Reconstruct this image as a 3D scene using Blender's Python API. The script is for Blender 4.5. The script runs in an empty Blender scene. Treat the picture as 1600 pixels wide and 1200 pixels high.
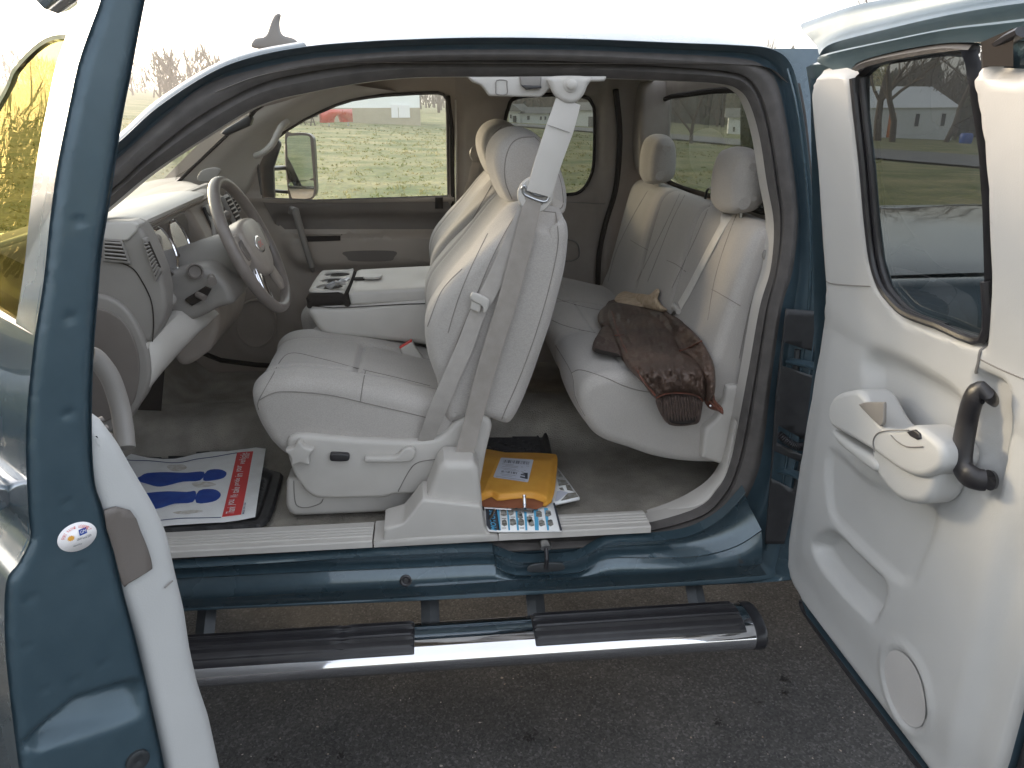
import bpy, bmesh, math, random
import numpy as np
from mathutils import Vector, Matrix
from mathutils.geometry import delaunay_2d_cdt
R = math.radians
random.seed(7); rng = np.random.default_rng(7)
scn = bpy.context.scene
col = scn.collection
# ------------------------------------------------------------------ camera
F = 1250.; PIT = R(19.7); YAW = R(5.9); C = np.array([0, -1.95, 1.82])
fw = np.array([math.cos(PIT)*math.sin(YAW), math.cos(PIT)*math.cos(YAW), -math.sin(PIT)])
rt = np.array([math.cos(YAW), -math.sin(YAW), 0.]); upv = np.cross(rt, fw)
cam = bpy.data.cameras.new('camera'); co = bpy.data.objects.new('camera', cam); col.objects.link(co)
m3 = Matrix([[rt[i], upv[i], -fw[i]] for i in range(3)]).to_4x4(); m3.translation = Vector(C)
co.matrix_world = m3
cam.sensor_width = 36; cam.lens = 36*F/1600; cam.clip_end = 2000; cam.clip_start = 0.05
scn.camera = co
# ------------------------------------------------------------------ light
SUN = np.array([-.70, .71, 0.0]); SUN /= np.linalg.norm(SUN)
EL = R(10)
SD = np.array([SUN[0]*math.cos(EL), SUN[1]*math.cos(EL), math.sin(EL)])
w = bpy.data.worlds.new('World'); scn.world = w; w.use_nodes = True
nt = w.node_tree; sky = nt.nodes.new('ShaderNodeTexSky'); sky.sky_type = 'NISHITA'; sky.sun_disc = False
sky.sun_elevation = EL; sky.sun_rotation = math.atan2(SD[0], SD[1]); sky.dust_density = 3.0; sky.air_density = 0.8; sky.ozone_density = 1.2
bg = nt.nodes['Background']; bg.inputs[1].default_value = 0.12
hs = nt.nodes.new('ShaderNodeHueSaturation'); hs.inputs['Saturation'].default_value = .6
nt.links.new(sky.outputs[0], hs.inputs['Color']); nt.links.new(hs.outputs[0], bg.inputs[0])
bg2 = nt.nodes.new('ShaderNodeBackground'); bg2.inputs[0].default_value = (.96, .98, 1, 1); bg2.inputs[1].default_value = .19      # thin bright overcast veil
ads = nt.nodes.new('ShaderNodeAddShader'); nt.links.new(bg.outputs[0], ads.inputs[0]); nt.links.new(bg2.outputs[0], ads.inputs[1])
nt.links.new(ads.outputs[0], nt.nodes['World Output'].inputs[0])
sl = bpy.data.lights.new('sun', 'SUN'); sl.energy = 1.2; sl.angle = R(10); sl.color = (1, .76, .50)
so = bpy.data.objects.new('sun', sl); col.objects.link(so)
so.rotation_euler = Vector(SD).to_track_quat('Z', 'Y').to_euler()
scn.view_settings.view_transform = 'Standard'; scn.view_settings.look = 'None'
scn.view_settings.exposure = 2.2; scn.view_settings.gamma = 1
scn.render.engine = 'CYCLES'
scn.cycles.max_bounces = 10; scn.cycles.diffuse_bounces = 5; scn.cycles.transparent_max_bounces = 24
scn.cycles.use_denoising = True; scn.cycles.sample_clamp_indirect = 6
# ------------------------------------------------------------------ pixel rays
def ray(u, v): return (fw*F + rt*(u-800) + upv*(600-v))/F
def at(u, v, **k):
    d = ray(u, v); (a, val), = k.items(); i = 'xyz'.index(a)
    return C + d*((val-C[i])/d[i])
def hit(u, v, fn, t0=.4, t1=6.):
    d = ray(u, v); f0 = fn(C+d*t0)
    for _ in range(40):
        tm = (t0+t1)/2; f = fn(C+d*tm)
        if (f > 0) == (f0 > 0): t0 = tm
        else: t1 = tm
    return C+d*t0
def Yb(z): return 0.26*max(0, z-1.32)**1.15
def side(u, v, off=0.): return hit(u, v, lambda p: p[1]-Yb(p[2])-off)
def Xd(z): return 0.95-0.20*max(0, z-1.30)
def rd(u, v, off=0.): return hit(u, v, lambda p: p[0]-Xd(p[2])-off)
def xz(px, y): return [tuple(at(u, v, y=y)[[0, 2]]) for u, v in px]
def yz(px, off=0): return [tuple(rd(u, v, off)[[1, 2]]) for u, v in px]
# ------------------------------------------------------------------ materials
def mat(name, c, rough=.6, metal=0., c2=None, ns=8., det=6., bump=0., bs=200., coat=0., spec=.5, sheen=0., contrast=.5, bd=.002, ior=None):
    m = bpy.data.materials.new(name); m.use_nodes = True; t = m.node_tree; b = t.nodes['Principled BSDF']
    b.inputs['Base Color'].default_value = (*c, 1); b.inputs['Roughness'].default_value = rough
    b.inputs['Metallic'].default_value = metal; b.inputs['Specular IOR Level'].default_value = spec
    b.inputs['Coat Weight'].default_value = coat; b.inputs['Coat Roughness'].default_value = .04
    b.inputs['Sheen Weight'].default_value = sheen
    tc = t.nodes.new('ShaderNodeTexCoord')
    if c2:
        n = t.nodes.new('ShaderNodeTexNoise'); n.inputs['Scale'].default_value = ns; n.inputs['Detail'].default_value = det
        r = t.nodes.new('ShaderNodeValToRGB'); r.color_ramp.elements[0].position = contrast-.17; r.color_ramp.elements[1].position = contrast+.17
        r.color_ramp.elements[0].color = (*c, 1); r.color_ramp.elements[1].color = (*c2, 1)
        t.links.new(tc.outputs['Object'], n.inputs['Vector']); t.links.new(n.outputs[0], r.inputs[0]); t.links.new(r.outputs[0], b.inputs['Base Color'])
    if c2 and rough > .1 and metal < .9:
        n = t.nodes.new('ShaderNodeTexNoise'); n.inputs['Scale'].default_value = 7; n.inputs['Detail'].default_value = 8
        mr = t.nodes.new('ShaderNodeMapRange'); mr.inputs['From Min'].default_value = .3; mr.inputs['From Max'].default_value = .7; mr.inputs['To Min'].default_value = rough*.8; mr.inputs['To Max'].default_value = min(1, rough*1.25)
        t.links.new(tc.outputs['Object'], n.inputs['Vector']); t.links.new(n.outputs[0], mr.inputs['Value']); t.links.new(mr.outputs[0], b.inputs['Roughness'])
    if bump:
        n = t.nodes.new('ShaderNodeTexNoise'); n.inputs['Scale'].default_value = bs; n.inputs['Detail'].default_value = 3
        u = t.nodes.new('ShaderNodeBump'); u.inputs['Strength'].default_value = bump; u.inputs['Distance'].default_value = bd
        t.links.new(tc.outputs['Object'], n.inputs['Vector']); t.links.new(n.outputs[0], u.inputs['Height']); t.links.new(u.outputs[0], b.inputs['Normal'])
    return m
def glass(name, tint, refl=1.45, gcol=(1, 1, 1), rough=0.0):
    m = bpy.data.materials.new(name); m.use_nodes = True; t = m.node_tree; t.nodes.clear()
    o = t.nodes.new('ShaderNodeOutputMaterial'); mx = t.nodes.new('ShaderNodeMixShader'); tr = t.nodes.new('ShaderNodeBsdfTransparent')
    gl = t.nodes.new('ShaderNodeBsdfGlossy'); fr = t.nodes.new('ShaderNodeFresnel'); ge = t.nodes.new('ShaderNodeNewGeometry'); iv = t.nodes.new('ShaderNodeMix')
    iv.inputs[2].default_value = refl; iv.inputs[3].default_value = 1/refl; t.links.new(ge.outputs['Backfacing'], iv.inputs[0]); t.links.new(iv.outputs[0], fr.inputs[0])
    tr.inputs[0].default_value = (*tint, 1); gl.inputs[0].default_value = (*gcol, 1); gl.inputs['Roughness'].default_value = rough
    t.links.new(fr.outputs[0], mx.inputs[0]); t.links.new(tr.outputs[0], mx.inputs[1]); t.links.new(gl.outputs[0], mx.inputs[2]); t.links.new(mx.outputs[0], o.inputs[0])
    return m
def seat_cloth(name, c, c2):
    m = mat(name, c, .93, c2=c2, ns=3.5, bump=.22, bs=380, sheen=.25, spec=.2)
    t = m.node_tree; b = t.nodes['Principled BSDF']; src = b.inputs['Base Color'].links[0].from_socket; tc = [x for x in t.nodes if x.type == 'TEX_COORD'][0]
    n = t.nodes.new('ShaderNodeTexNoise'); n.inputs['Scale'].default_value = 260; n.inputs['Detail'].default_value = 2; mp = t.nodes.new('ShaderNodeMapping'); mp.inputs['Scale'].default_value = (1, 1, 2.5)
    r = t.nodes.new('ShaderNodeValToRGB'); r.color_ramp.elements[0].position = .35; r.color_ramp.elements[0].color = (.89, .89, .89, 1); r.color_ramp.elements[1].position = .65; r.color_ramp.elements[1].color = (1.06, 1.06, 1.06, 1)
    mx = t.nodes.new('ShaderNodeMix'); mx.data_type = 'RGBA'; mx.blend_type = 'MULTIPLY'; mx.inputs[0].default_value = 1
    t.links.new(tc.outputs['Object'], mp.inputs[0]); t.links.new(mp.outputs[0], n.inputs['Vector']); t.links.new(n.outputs[0], r.inputs[0]); t.links.new(src, mx.inputs[6]); t.links.new(r.outputs[0], mx.inputs[7]); t.links.new(mx.outputs[2], b.inputs['Base Color'])
    return m
M = dict(
 paint=mat('blue_green_paint', (.036, .067, .087), .26, .35, c2=(.043, .076, .097), ns=60, coat=1.),
 jamb=mat('satin_jamb_paint', (.047, .081, .104), .40, .3, c2=(.040, .072, .094), ns=30, coat=.35, bump=.06, bs=90),
 cloth=seat_cloth('seat_fabric', (.37, .345, .32), (.43, .40, .375)),
 cloth2=seat_cloth('seat_insert_fabric', (.35, .325, .30), (.41, .38, .35)),
 trim=mat('light_trim_plastic', (.45, .425, .395), .52, c2=(.48, .455, .425), ns=14, bump=.12, bs=500),
 trimb=mat('beige_door_plastic', (.34, .295, .255), .55, c2=(.365, .315, .275), ns=10, bump=.12, bs=500),
 doorgrey=mat('pale_grey_plastic', (.43, .43, .425), .5, c2=(.46, .46, .455), ns=6, bump=.15, bs=420),
 dark=mat('brown_grey_plastic', (.125, .108, .098), .55, c2=(.14, .122, .11), ns=10, bump=.12, bs=400),
 mid=mat('mid_grey_plastic', (.20, .185, .172), .5, c2=(.22, .205, .19), ns=10, bump=.12, bs=400),
 headl=mat('headliner_fabric', (.31, .275, .245), .95, c2=(.335, .30, .27), ns=20, bump=.2, bs=300),
 seal=mat('rubber_seal', (.075, .069, .067), .8, spec=.2, c2=(.10, .092, .088), ns=25, bump=.1, bs=150),
 rubber=mat('black_rubber', (.018, .018, .02), .5, c2=(.03, .03, .032), ns=30, bump=.15, bs=180),
 black=mat('black_plastic', (.016, .015, .018), .38, c2=(.024, .023, .026), ns=20, bump=.05, bs=300),
 hole=mat('dark_plastic_and_recess_shade', (.028, .024, .022), .85, spec=.1),  # near-black for dark parts; shade of openings and recesses painted in too
 cluster=mat('dark_brown_plastic', (.085, .068, .060), .5, c2=(.10, .08, .07), ns=10),
 chrome=mat('chrome', (.80, .80, .82), .07, 1., c2=(.72, .72, .75), ns=6, bump=.015, bs=12, bd=.01),
 steel=mat('brushed_steel', (.5, .5, .5), .28, 1., c2=(.42, .42, .42), ns=40),
 bracket=mat('bracket_steel', (.07, .075, .08), .45, .6, c2=(.05, .055, .06), ns=25),
 carpet=mat('floor_carpet', (.26, .24, .21), .98, c2=(.42, .385, .335), ns=9, bump=1., bs=260, bd=.006, spec=.1, contrast=.55),
 webl=mat('pale_belt_webbing', (.60, .575, .54), .7, c2=(.66, .63, .59), ns=30, bump=.3, bs=600),
 seamline=mat('seam_thread', (.19, .175, .16), .8, c2=(.22, .20, .185), ns=40),
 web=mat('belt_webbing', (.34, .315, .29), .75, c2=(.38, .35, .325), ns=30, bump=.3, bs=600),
 webd=mat('shaded_belt_webbing', (.26, .235, .21), .8, c2=(.30, .27, .245), ns=30, bump=.3, bs=600),  # darker copy of the belt webbing, shade put into its colour
 red=mat('red_plastic', (.55, .05, .04), .4),
 orangetan=mat('tan_plastic', (.4, .3, .2), .5),
 leather=mat('brown_leather', (.060, .038, .029), .54, c2=(.115, .072, .053), ns=8, bump=.5, bs=60, bd=.004, contrast=.55),
 leather2=mat('worn_leather_edge', (.16, .05, .03), .5, c2=(.07, .03, .02), ns=40, bump=.4, bs=90),
 fleece=mat('tan_fleece', (.52, .38, .25), .98, c2=(.68, .54, .39), ns=60, bump=1., bs=180, bd=.01),
 knit=mat('brown_knit', (.075, .05, .042), .95, c2=(.10, .068, .056), ns=80, bump=.4, bs=300),
 kraft=mat('yellow_padded_paper', (.72, .36, .055), .55, c2=(.66, .31, .045), ns=14, bump=.35, bs=18, bd=.006),
 kraftin=mat('brown_paper_inside', (.32, .11, .05), .7, c2=(.25, .085, .04), ns=20),
 paper=mat('white_paper', (.86, .86, .85), .6, c2=(.78, .77, .75), ns=18, bump=.15, bs=12, bd=.006, contrast=.6),
 label=mat('label_paper', (.62, .64, .72), .5),
 blue=mat('blue_print', (.02, .06, .32), .5, c2=(.03, .09, .38), ns=30),
 redp=mat('red_print', (.68, .06, .06), .5),
 white=mat('white_print', (.85, .82, .82), .5),
 ink=mat('dark_print', (.05, .055, .07), .6),
 inkb=mat('navy_print', (.03, .05, .16), .6),
 cyan=mat('light_blue_print', (.10, .42, .68), .5),
 photo=mat('printed_photo', (.06, .06, .055), .5, c2=(.42, .40, .36), ns=90),
 photo2=mat('printed_photo_colour', (.16, .13, .09), .5, c2=(.35, .36, .34), ns=70),
 mirror=mat('mirror_glass', (.62, .63, .62), .01, 1.),
 wheelm=mat('wheel_leather', (.15, .128, .115), .38, c2=(.17, .148, .135), ns=40, bump=.25, bs=350),
 wheelp=mat('wheel_plastic', (.26, .225, .20), .45, c2=(.28, .245, .215), ns=20, bump=.1, bs=400),
 tonneau=mat('gloss_cover', (.02, .03, .035), .06, 0., coat=1., bump=.03, bs=3, bd=.02),
 wallw=mat('white_metal_cladding', (.90, .90, .89), .6, c2=(.86, .86, .85), ns=.4),
 wallb=mat('beige_block', (.46, .40, .30), .8, c2=(.42, .36, .27), ns=2),
 roofm=mat('grey_roof', (.24, .23, .22), .7, c2=(.20, .19, .18), ns=1),
 window=mat('dark_pane', (.05, .06, .07), .15),
 redpaint=mat('red_truck_paint', (.60, .04, .02), .3, coat=1., c2=(.55, .03, .02), ns=2),
 bark=mat('tree_bark', (.075, .055, .04), .9, c2=(.11, .085, .065), ns=6, bump=.5, bs=12, bd=.02),
 twig=mat('bare_twigs', (.085, .06, .042), .9, c2=(.13, .095, .065), ns=1.5),
 conifer=mat('evergreen_needles', (.030, .040, .018), .9, c2=(.06, .065, .03), ns=1.2),
 road=mat('road_asphalt', (.16, .16, .165), .9, c2=(.19, .19, .19), ns=1.5),
 bluebin=mat('blue_barrel', (.02, .10, .45), .4),
 orange=mat('orange_reflector', (.7, .2, .04), .3),
)
M['gls'] = glass('clear_glass', (.86, .90, .86))
M['tint'] = glass('privacy_glass', (.25, .27, .25), 1.5)
M['tintd'] = glass('dark_privacy_glass', (.17, .18, .175), 1.55)
M['ygls'] = glass('gold_reflection_glass', (.42, .40, .16), 1.55, (.24, .19, .08))  # gold sky reflection put into the tint of the glass
# ------------------------------------------------------------------ object helpers
OFF = {}
def link(o, mt=None, parent=None):
    col.objects.link(o)
    if mt is not None: o.data.materials.append(M[mt] if isinstance(mt, str) else mt)
    if parent is not None:
        o.parent = parent
        l = OFF.get(parent.name)
        if l is not None: o.matrix_parent_inverse = Matrix.Translation(-Vector(l))
    return o
def thing(name, label, cat, loc, group=None):
    o = bpy.data.objects.new(name, None); col.objects.link(o); o.location = loc; o.empty_display_size = .1
    OFF[o.name] = loc; o['label'] = label; o['category'] = cat
    if group: o['group'] = group
    return o
def tag(o, label, cat, group=None):
    o['label'] = label; o['category'] = cat
    if group: o['group'] = group
    return o
def kind(o, k): o['kind'] = k; return o
def mesh(name, V, Fc, mt, parent=None, ang=38, smooth=True):
    me = bpy.data.meshes.new(name); me.from_pydata([tuple(map(float, v)) for v in V], [], [tuple(map(int, f)) for f in Fc])
    me.validate(); me.update()
    bm = bmesh.new(); bm.from_mesh(me); bmesh.ops.recalc_face_normals(bm, faces=bm.faces); bm.to_mesh(me); bm.free()
    if smooth:
        me.shade_smooth(); me.set_sharp_from_angle(angle=R(ang))
    return link(bpy.data.objects.new(name, me), mt, parent)
class MB:
    def __init__(s): s.V = []; s.F = []
    def add(s, V, Fc):
        n = len(s.V); s.V += [tuple(v) for v in V]; s.F += [tuple(i+n for i in f) for f in Fc]; return s
    def box(s, a, b):
        (x0, y0, z0), (x1, y1, z1) = a, b
        return s.add([(x0,y0,z0),(x1,y0,z0),(x1,y1,z0),(x0,y1,z0),(x0,y0,z1),(x1,y0,z1),(x1,y1,z1),(x0,y1,z1)],
                     [(0,3,2,1),(4,5,6,7),(0,1,5,4),(1,2,6,5),(2,3,7,6),(3,0,4,7)])
    def quad(s, a, b, c, d): return s.add([a, b, c, d], [(0, 1, 2, 3)])
    def tube(s, P, r, n=10, closed=False, flat=1., ref=None):
        V, Fc = tubegeo(P, r, n, closed, flat, ref); return s.add(V, Fc)
    def build(s, name, mt, parent=None, **k): return mesh(name, s.V, s.F, mt, parent, **k)
def tubegeo(P, r, n=10, closed=False, flat=1., ref=None):
    P = [Vector(p) for p in P]; m = len(P); rr = r if hasattr(r, '__len__') else [r]*m
    V = []; Fc = []; pv = None
    for i, p in enumerate(P):
        if closed: t = (P[(i+1) % m]-P[i-1]).normalized()
        else: t = (P[min(i+1, m-1)]-P[max(i-1, 0)]).normalized()
        if ref is not None: a = Vector(ref); a = (a-t*a.dot(t)).normalized()
        elif pv is None:
            a = Vector((0, 0, 1)) if abs(t.z) < .9 else Vector((1, 0, 0)); a = (a-t*a.dot(t)).normalized()
        else: a = (pv-t*pv.dot(t)).normalized()
        pv = a; b = t.cross(a)
        for k in range(n):
            th = 2*math.pi*k/n; V.append(p+a*(rr[i]*flat*math.cos(th))+b*(rr[i]*math.sin(th)))
    L = m if closed else m-1
    for i in range(L):
        for k in range(n):
            j = (i+1) % m; Fc.append((i*n+k, i*n+(k+1) % n, j*n+(k+1) % n, j*n+k))
    if not closed: Fc.append(tuple(range(n))[::-1]); Fc.append(tuple((m-1)*n+k for k in range(n)))
    return V, Fc
def cr(P, m=6, closed=False):
    P = np.array(P, float); N = len(P); out = []
    for i in range(N if closed else N-1):
        if closed: a, b, c, d = P[i-1], P[i], P[(i+1) % N], P[(i+2) % N]
        else: a, b, c, d = P[max(i-1, 0)], P[i], P[i+1], P[min(i+2, N-1)]
        for k in range(m):
            t = k/m; out.append(.5*((2*b)+(-a+c)*t+(2*a-5*b+4*c-d)*t*t+(-a+3*b-3*c+d)*t**3))
    if not closed: out.append(P[-1])
    return np.array(out)
def resample(P, n, closed=True):
    P = np.array(P); Q = np.vstack([P, P[:1]]) if closed else P
    s = np.concatenate([[0], np.cumsum(np.linalg.norm(np.diff(Q, axis=0), axis=1))])
    t = np.linspace(0, s[-1], n+1)[:-1] if closed else np.linspace(0, s[-1], n)
    return np.stack([np.interp(t, s, Q[:, k]) for k in range(Q.shape[1])], 1)
def area(P): x, y = P[:, 0], P[:, 1]; return .5*np.sum(x*np.roll(y, -1)-y*np.roll(x, -1))
def onorm(P):
    d = np.roll(P, -1, 0)-np.roll(P, 1, 0); n = np.stack([d[:, 1], -d[:, 0]], 1); n /= np.linalg.norm(n, axis=1)[:, None]+1e-9
    return n
MXZ = lambda a, b, c: (a, c, b)
MYZ = lambda a, b, c: (c, a, b)
MXY = lambda a, b, c: (a, b, c)
def slab(name, outline, c0, c1, r, mt, parent=None, n=96, K=6, disp=None, MP=MXZ, smooth=True, ang=38, r1=None, rs=5, bulge=0.):
    P = np.array(outline, float)
    if area(P) < 0: P = P[::-1]
    P = resample(cr(P, 8, True), n) if smooth else (resample(P, n) if n else P)
    n = len(P); Nn = onorm(P)
    if not smooth or r > .02:
        for _ in range(2): Nn = (np.roll(Nn, 1, 0)+Nn+np.roll(Nn, -1, 0)); Nn /= np.linalg.norm(Nn, axis=1)[:, None]+1e-9
    r1 = r if r1 is None else r1
    sec = [(r*(1-math.sin(a)), c0+r*(1-math.cos(a))) for a in np.linspace(0, math.pi/2, rs)]
    sec += [(-bulge*math.sin(math.pi*k/K), c0+r+(c1-c0-r-r1)*k/K) for k in range(1, K)]
    sec += [(r1*(1-math.cos(a)), c1-r1*(1-math.sin(a))) for a in np.linspace(0, math.pi/2, rs)]
    V = []; Fc = []; rings = []
    need = sorted(set(round(i, 6) for i, _ in sec if round(i, 6) > 0)); lv = {}; Q = P.copy(); cur = 0.
    for i in need:
        st = max(1, int(math.ceil((i-cur)/.002)))
        for _ in range(st):
            nn = onorm(Q); nn = nn+np.roll(nn, 1, 0)+np.roll(nn, -1, 0); nn /= np.linalg.norm(nn, axis=1)[:, None]+1e-9
            Q = Q-nn*((i-cur)/st); Q = Q*.7+.15*(np.roll(Q, 1, 0)+np.roll(Q, -1, 0))
        cur = i; lv[i] = Q.copy()
    for ins, c in sec:
        Q = lv[round(ins, 6)] if round(ins, 6) > 0 else P-Nn*ins
        if disp is not None:
            D = disp(Q[:, 0], np.full(n, c), Q[:, 1], Nn); Q = Q+Nn*D[:, None]
        V += [MP(q[0], q[1], c) for q in Q]; rings.append(Q)
    m = len(sec)
    for i in range(m-1):
        for k in range(n): Fc.append((i*n+k, i*n+(k+1) % n, (i+1)*n+(k+1) % n, (i+1)*n+k))
    for base, rv in ((0, True), ((m-1)*n, False)):
        q2 = [Vector((float(rings[0 if rv else -1][k][0]), float(rings[0 if rv else -1][k][1]))) for k in range(n)]
        vo, _, fo, ov, _, _ = delaunay_2d_cdt(q2, [], [list(range(n))], 1, 1e-6)
        mp = []; cc = sec[0 if rv else -1][1]
        for a, o in zip(vo, ov):
            if o: mp.append(base+o[0])
            else: mp.append(len(V)); V.append(MP(a[0], a[1], cc))
        for f in fo: Fc.append(tuple(mp[i] for i in f))
    return mesh(name, V, Fc, mt, parent, ang=ang)
def loft(name, curves, mt, parent=None, m=6, closed=False, sub=1, ang=40, thick=0):
    Cs = [cr(c, m, closed) for c in curves]
    if sub > 1:
        A = np.array(Cs); A = A.transpose(1, 0, 2); A = np.array([cr(a, sub) for a in A]).transpose(1, 0, 2); Cs = list(A)
    n = len(Cs[0]); V = [p for c in Cs for p in c]; Fc = []
    for i in range(len(Cs)-1):
        for k in range(n if closed else n-1): Fc.append((i*n+k, i*n+(k+1) % n, (i+1)*n+(k+1) % n, (i+1)*n+k))
    o = mesh(name, V, Fc, mt, parent, ang=ang)
    if thick: solid(o, thick)
    return o
def solid(o, t, off=-1.):
    md = o.modifiers.new('thickness', 'SOLIDIFY'); md.thickness = t; md.offset = off; return o
def bev(o, wd=.003, seg=2):
    md = o.modifiers.new('bevel', 'BEVEL'); md.width = wd; md.segments = seg; md.limit_method = 'ANGLE'; md.angle_limit = R(40); return o
def tri2d(outer, holes=()):
    cu = bpy.data.curves.new('tmp', 'CURVE'); cu.dimensions = '2D'; cu.fill_mode = 'BOTH'
    for pl in [outer, *holes]:
        sp = cu.splines.new('POLY'); sp.points.add(len(pl)-1)
        for i, p in enumerate(pl): sp.points[i].co = (p[0], p[1], 0, 1)
        sp.use_cyclic_u = True
    o = bpy.data.objects.new('tmp', cu); col.objects.link(o)
    dg = bpy.context.evaluated_depsgraph_get(); dg.update()
    me = bpy.data.meshes.new_from_object(o.evaluated_get(dg)); bpy.data.objects.remove(o); bpy.data.curves.remove(cu)
    return me
def plate(name, outer, holes, step, fn, mt, parent=None, ang=50, thick=0, off=-1.):
    """2-D outline with holes, cut into cells, each vertex mapped by fn(array Nx2) -> Nx3"""
    o2 = np.array(outer, float); sc = 1./np.ptp(o2, axis=0).max(); c0 = o2.mean(0)
    nm = lambda L: [((p[0]-c0[0])*sc, (p[1]-c0[1])*sc) for p in L]
    me = tri2d(nm(outer), [nm(h) for h in holes])
    bm = bmesh.new(); bm.from_mesh(me); bpy.data.meshes.remove(me)
    bmesh.ops.remove_doubles(bm, verts=bm.verts, dist=1e-5)
    if step:
        st = step*sc
        for ax in (0, 1):
            lo = min(v.co[ax] for v in bm.verts); hi = max(v.co[ax] for v in bm.verts)
            for k in range(1, int((hi-lo)/st)+1):
                pc = [0, 0, 0]; pc[ax] = lo+k*st+1e-4; pn = [0, 0, 0]; pn[ax] = 1
                bmesh.ops.bisect_plane(bm, geom=bm.verts[:]+bm.edges[:]+bm.faces[:], dist=1e-6, plane_co=pc, plane_no=pn)
    A = np.array([[v.co.x/sc+c0[0], v.co.y/sc+c0[1]] for v in bm.verts]); Q = fn(A)
    for v, q in zip(bm.verts, Q): v.co = Vector(q)
    bmesh.ops.remove_doubles(bm, verts=bm.verts, dist=1e-6); bm.normal_update()
    cv = Vector(C); tot = sum((f.normal.dot(cv-f.calc_center_median()))*f.calc_area() for f in bm.faces)
    if tot < 0: bmesh.ops.reverse_faces(bm, faces=bm.faces)
    me = bpy.data.meshes.new(name); bm.to_mesh(me); bm.free(); me.shade_smooth(); me.set_sharp_from_angle(angle=R(ang))
    o = link(bpy.data.objects.new(name, me), mt, parent)
    if thick: solid(o, thick, off)
    return o
def sd(P, poly):
    """signed distance, positive inside"""
    P = np.asarray(P, float); Q = np.array(poly, float); d = np.full(len(P), 1e9); ins = np.zeros(len(P), bool)
    for i in range(len(Q)):
        a, b = Q[i], Q[(i+1) % len(Q)]; ab = b-a; t = np.clip(((P-a)@ab)/(ab@ab+1e-12), 0, 1)
        d = np.minimum(d, np.linalg.norm(P-(a+t[:, None]*ab), axis=1))
        c = ((a[1] > P[:, 1]) != (b[1] > P[:, 1])) & (P[:, 0] < (b[0]-a[0])*(P[:, 1]-a[1])/(b[1]-a[1]+1e-12)+a[0]); ins ^= c
    return np.where(ins, d, -d)
def sst(x, a, b): t = np.clip((x-a)/(b-a), 0, 1); return t*t*(3-2*t)
def smooth2(px, m=5): return [tuple(p) for p in cr(px, m, True)]
def vnoise(X, Y, s, seed=0):
    r = np.random.default_rng(seed); o = 0
    for k in range(7):
        a = r.uniform(0, 6.28); f = s*(1+.6*k); o = o+np.sin((X*math.cos(a)+Y*math.sin(a))*f+r.uniform(0, 6.28))*np.sin((X*math.sin(a*1.7)-Y*math.cos(a*1.3))*f*.7+r.uniform(0, 6.28))/(1+.45*k)
    return o/3
def ribbon(name, P, width, thick, ref, mt, parent=None, m=6, ws=None):
    P = cr(P, m); V = []; n = len(P); r = Vector(ref)
    ws = np.interp(np.linspace(0, 1, n), np.linspace(0, 1, len(ws)), ws) if ws is not None else [width]*n
    for i, p in enumerate(P):
        t = Vector(P[min(i+1, n-1)]-P[max(i-1, 0)]).normalized(); a = (r-t*r.dot(t)).normalized(); b = t.cross(a); p = Vector(p)
        for sx, sy in ((-1, -.6), (-.8, -1), (.8, -1), (1, -.6), (1, .6), (.8, 1), (-.8, 1), (-1, .6)): V.append(p+a*(sx*ws[i]/2)+b*(sy*thick/2))
    Fc = [(i*8+k, i*8+(k+1) % 8, (i+1)*8+(k+1) % 8, (i+1)*8+k) for i in range(n-1) for k in range(8)]+[tuple(range(8))[::-1], tuple((n-1)*8+k for k in range(8))]
    return mesh(name, V, Fc, mt, parent, ang=50)
def text(name, s, quad, mt, parent=None, lift=(0, 0, .0008), pieces=1, bold=0):
    cu = bpy.data.curves.new('t', 'FONT'); cu.body = s; cu.offset = bold; cu.resolution_u = 2
    o = bpy.data.objects.new('t', cu); col.objects.link(o); dg = bpy.context.evaluated_depsgraph_get(); dg.update()
    me = bpy.data.meshes.new_from_object(o.evaluated_get(dg)); bpy.data.objects.remove(o)
    A = np.array([v.co[:2] for v in me.vertices]); lo, hi = A.min(0), A.max(0)
    q = [np.array(p) for p in quad]                      # bottom-left, bottom-right, top-right, top-left
    for v, a in zip(me.vertices, (A-lo)/(hi-lo)):
        p = (q[0]*(1-a[0])+q[1]*a[0])*(1-a[1])+(q[3]*(1-a[0])+q[2]*a[0])*a[1]; v.co = Vector(p+np.array(lift))
    me.materials.clear(); me.name = name
    return link(bpy.data.objects.new(name, me), mt, parent)
def disc(P, n, r, k=28):
    n = Vector(n).normalized(); a = n.orthogonal().normalized(); b = n.cross(a); return [Vector(P)+a*(r*math.cos(2*math.pi*i/k))+b*(r*math.sin(2*math.pi*i/k)) for i in range(k)]
def lathe(name, P, axis, prof, mt, parent=None, k=28, ell=1.):
    V = []; ax = Vector(axis).normalized(); a = ax.orthogonal().normalized(); b = ax.cross(a)
    for (rr, h) in prof:
        for i in range(k): V.append(Vector(P)+ax*h+a*(rr*math.cos(2*math.pi*i/k))+b*(rr*ell*math.sin(2*math.pi*i/k)))
    m = len(prof); Fc = [(i*k+j, i*k+(j+1) % k, (i+1)*k+(j+1) % k, (i+1)*k+j) for i in range(m-1) for j in range(k)]+[tuple(range(k))[::-1], tuple((m-1)*k+j for j in range(k))]
    return mesh(name, V, Fc, mt, parent)
def surf(objs, u, v, lift=.0006):
    d = Vector(ray(u, v)).normalized(); best = None
    for o in objs:
        ok, loc, nn, _ = o.ray_cast(Vector(C), d)
        if ok and (best is None or (loc-Vector(C)).length < best[0]): best = ((loc-Vector(C)).length, loc, nn)
    return None if best is None else np.array(best[1]-d*lift)
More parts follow.
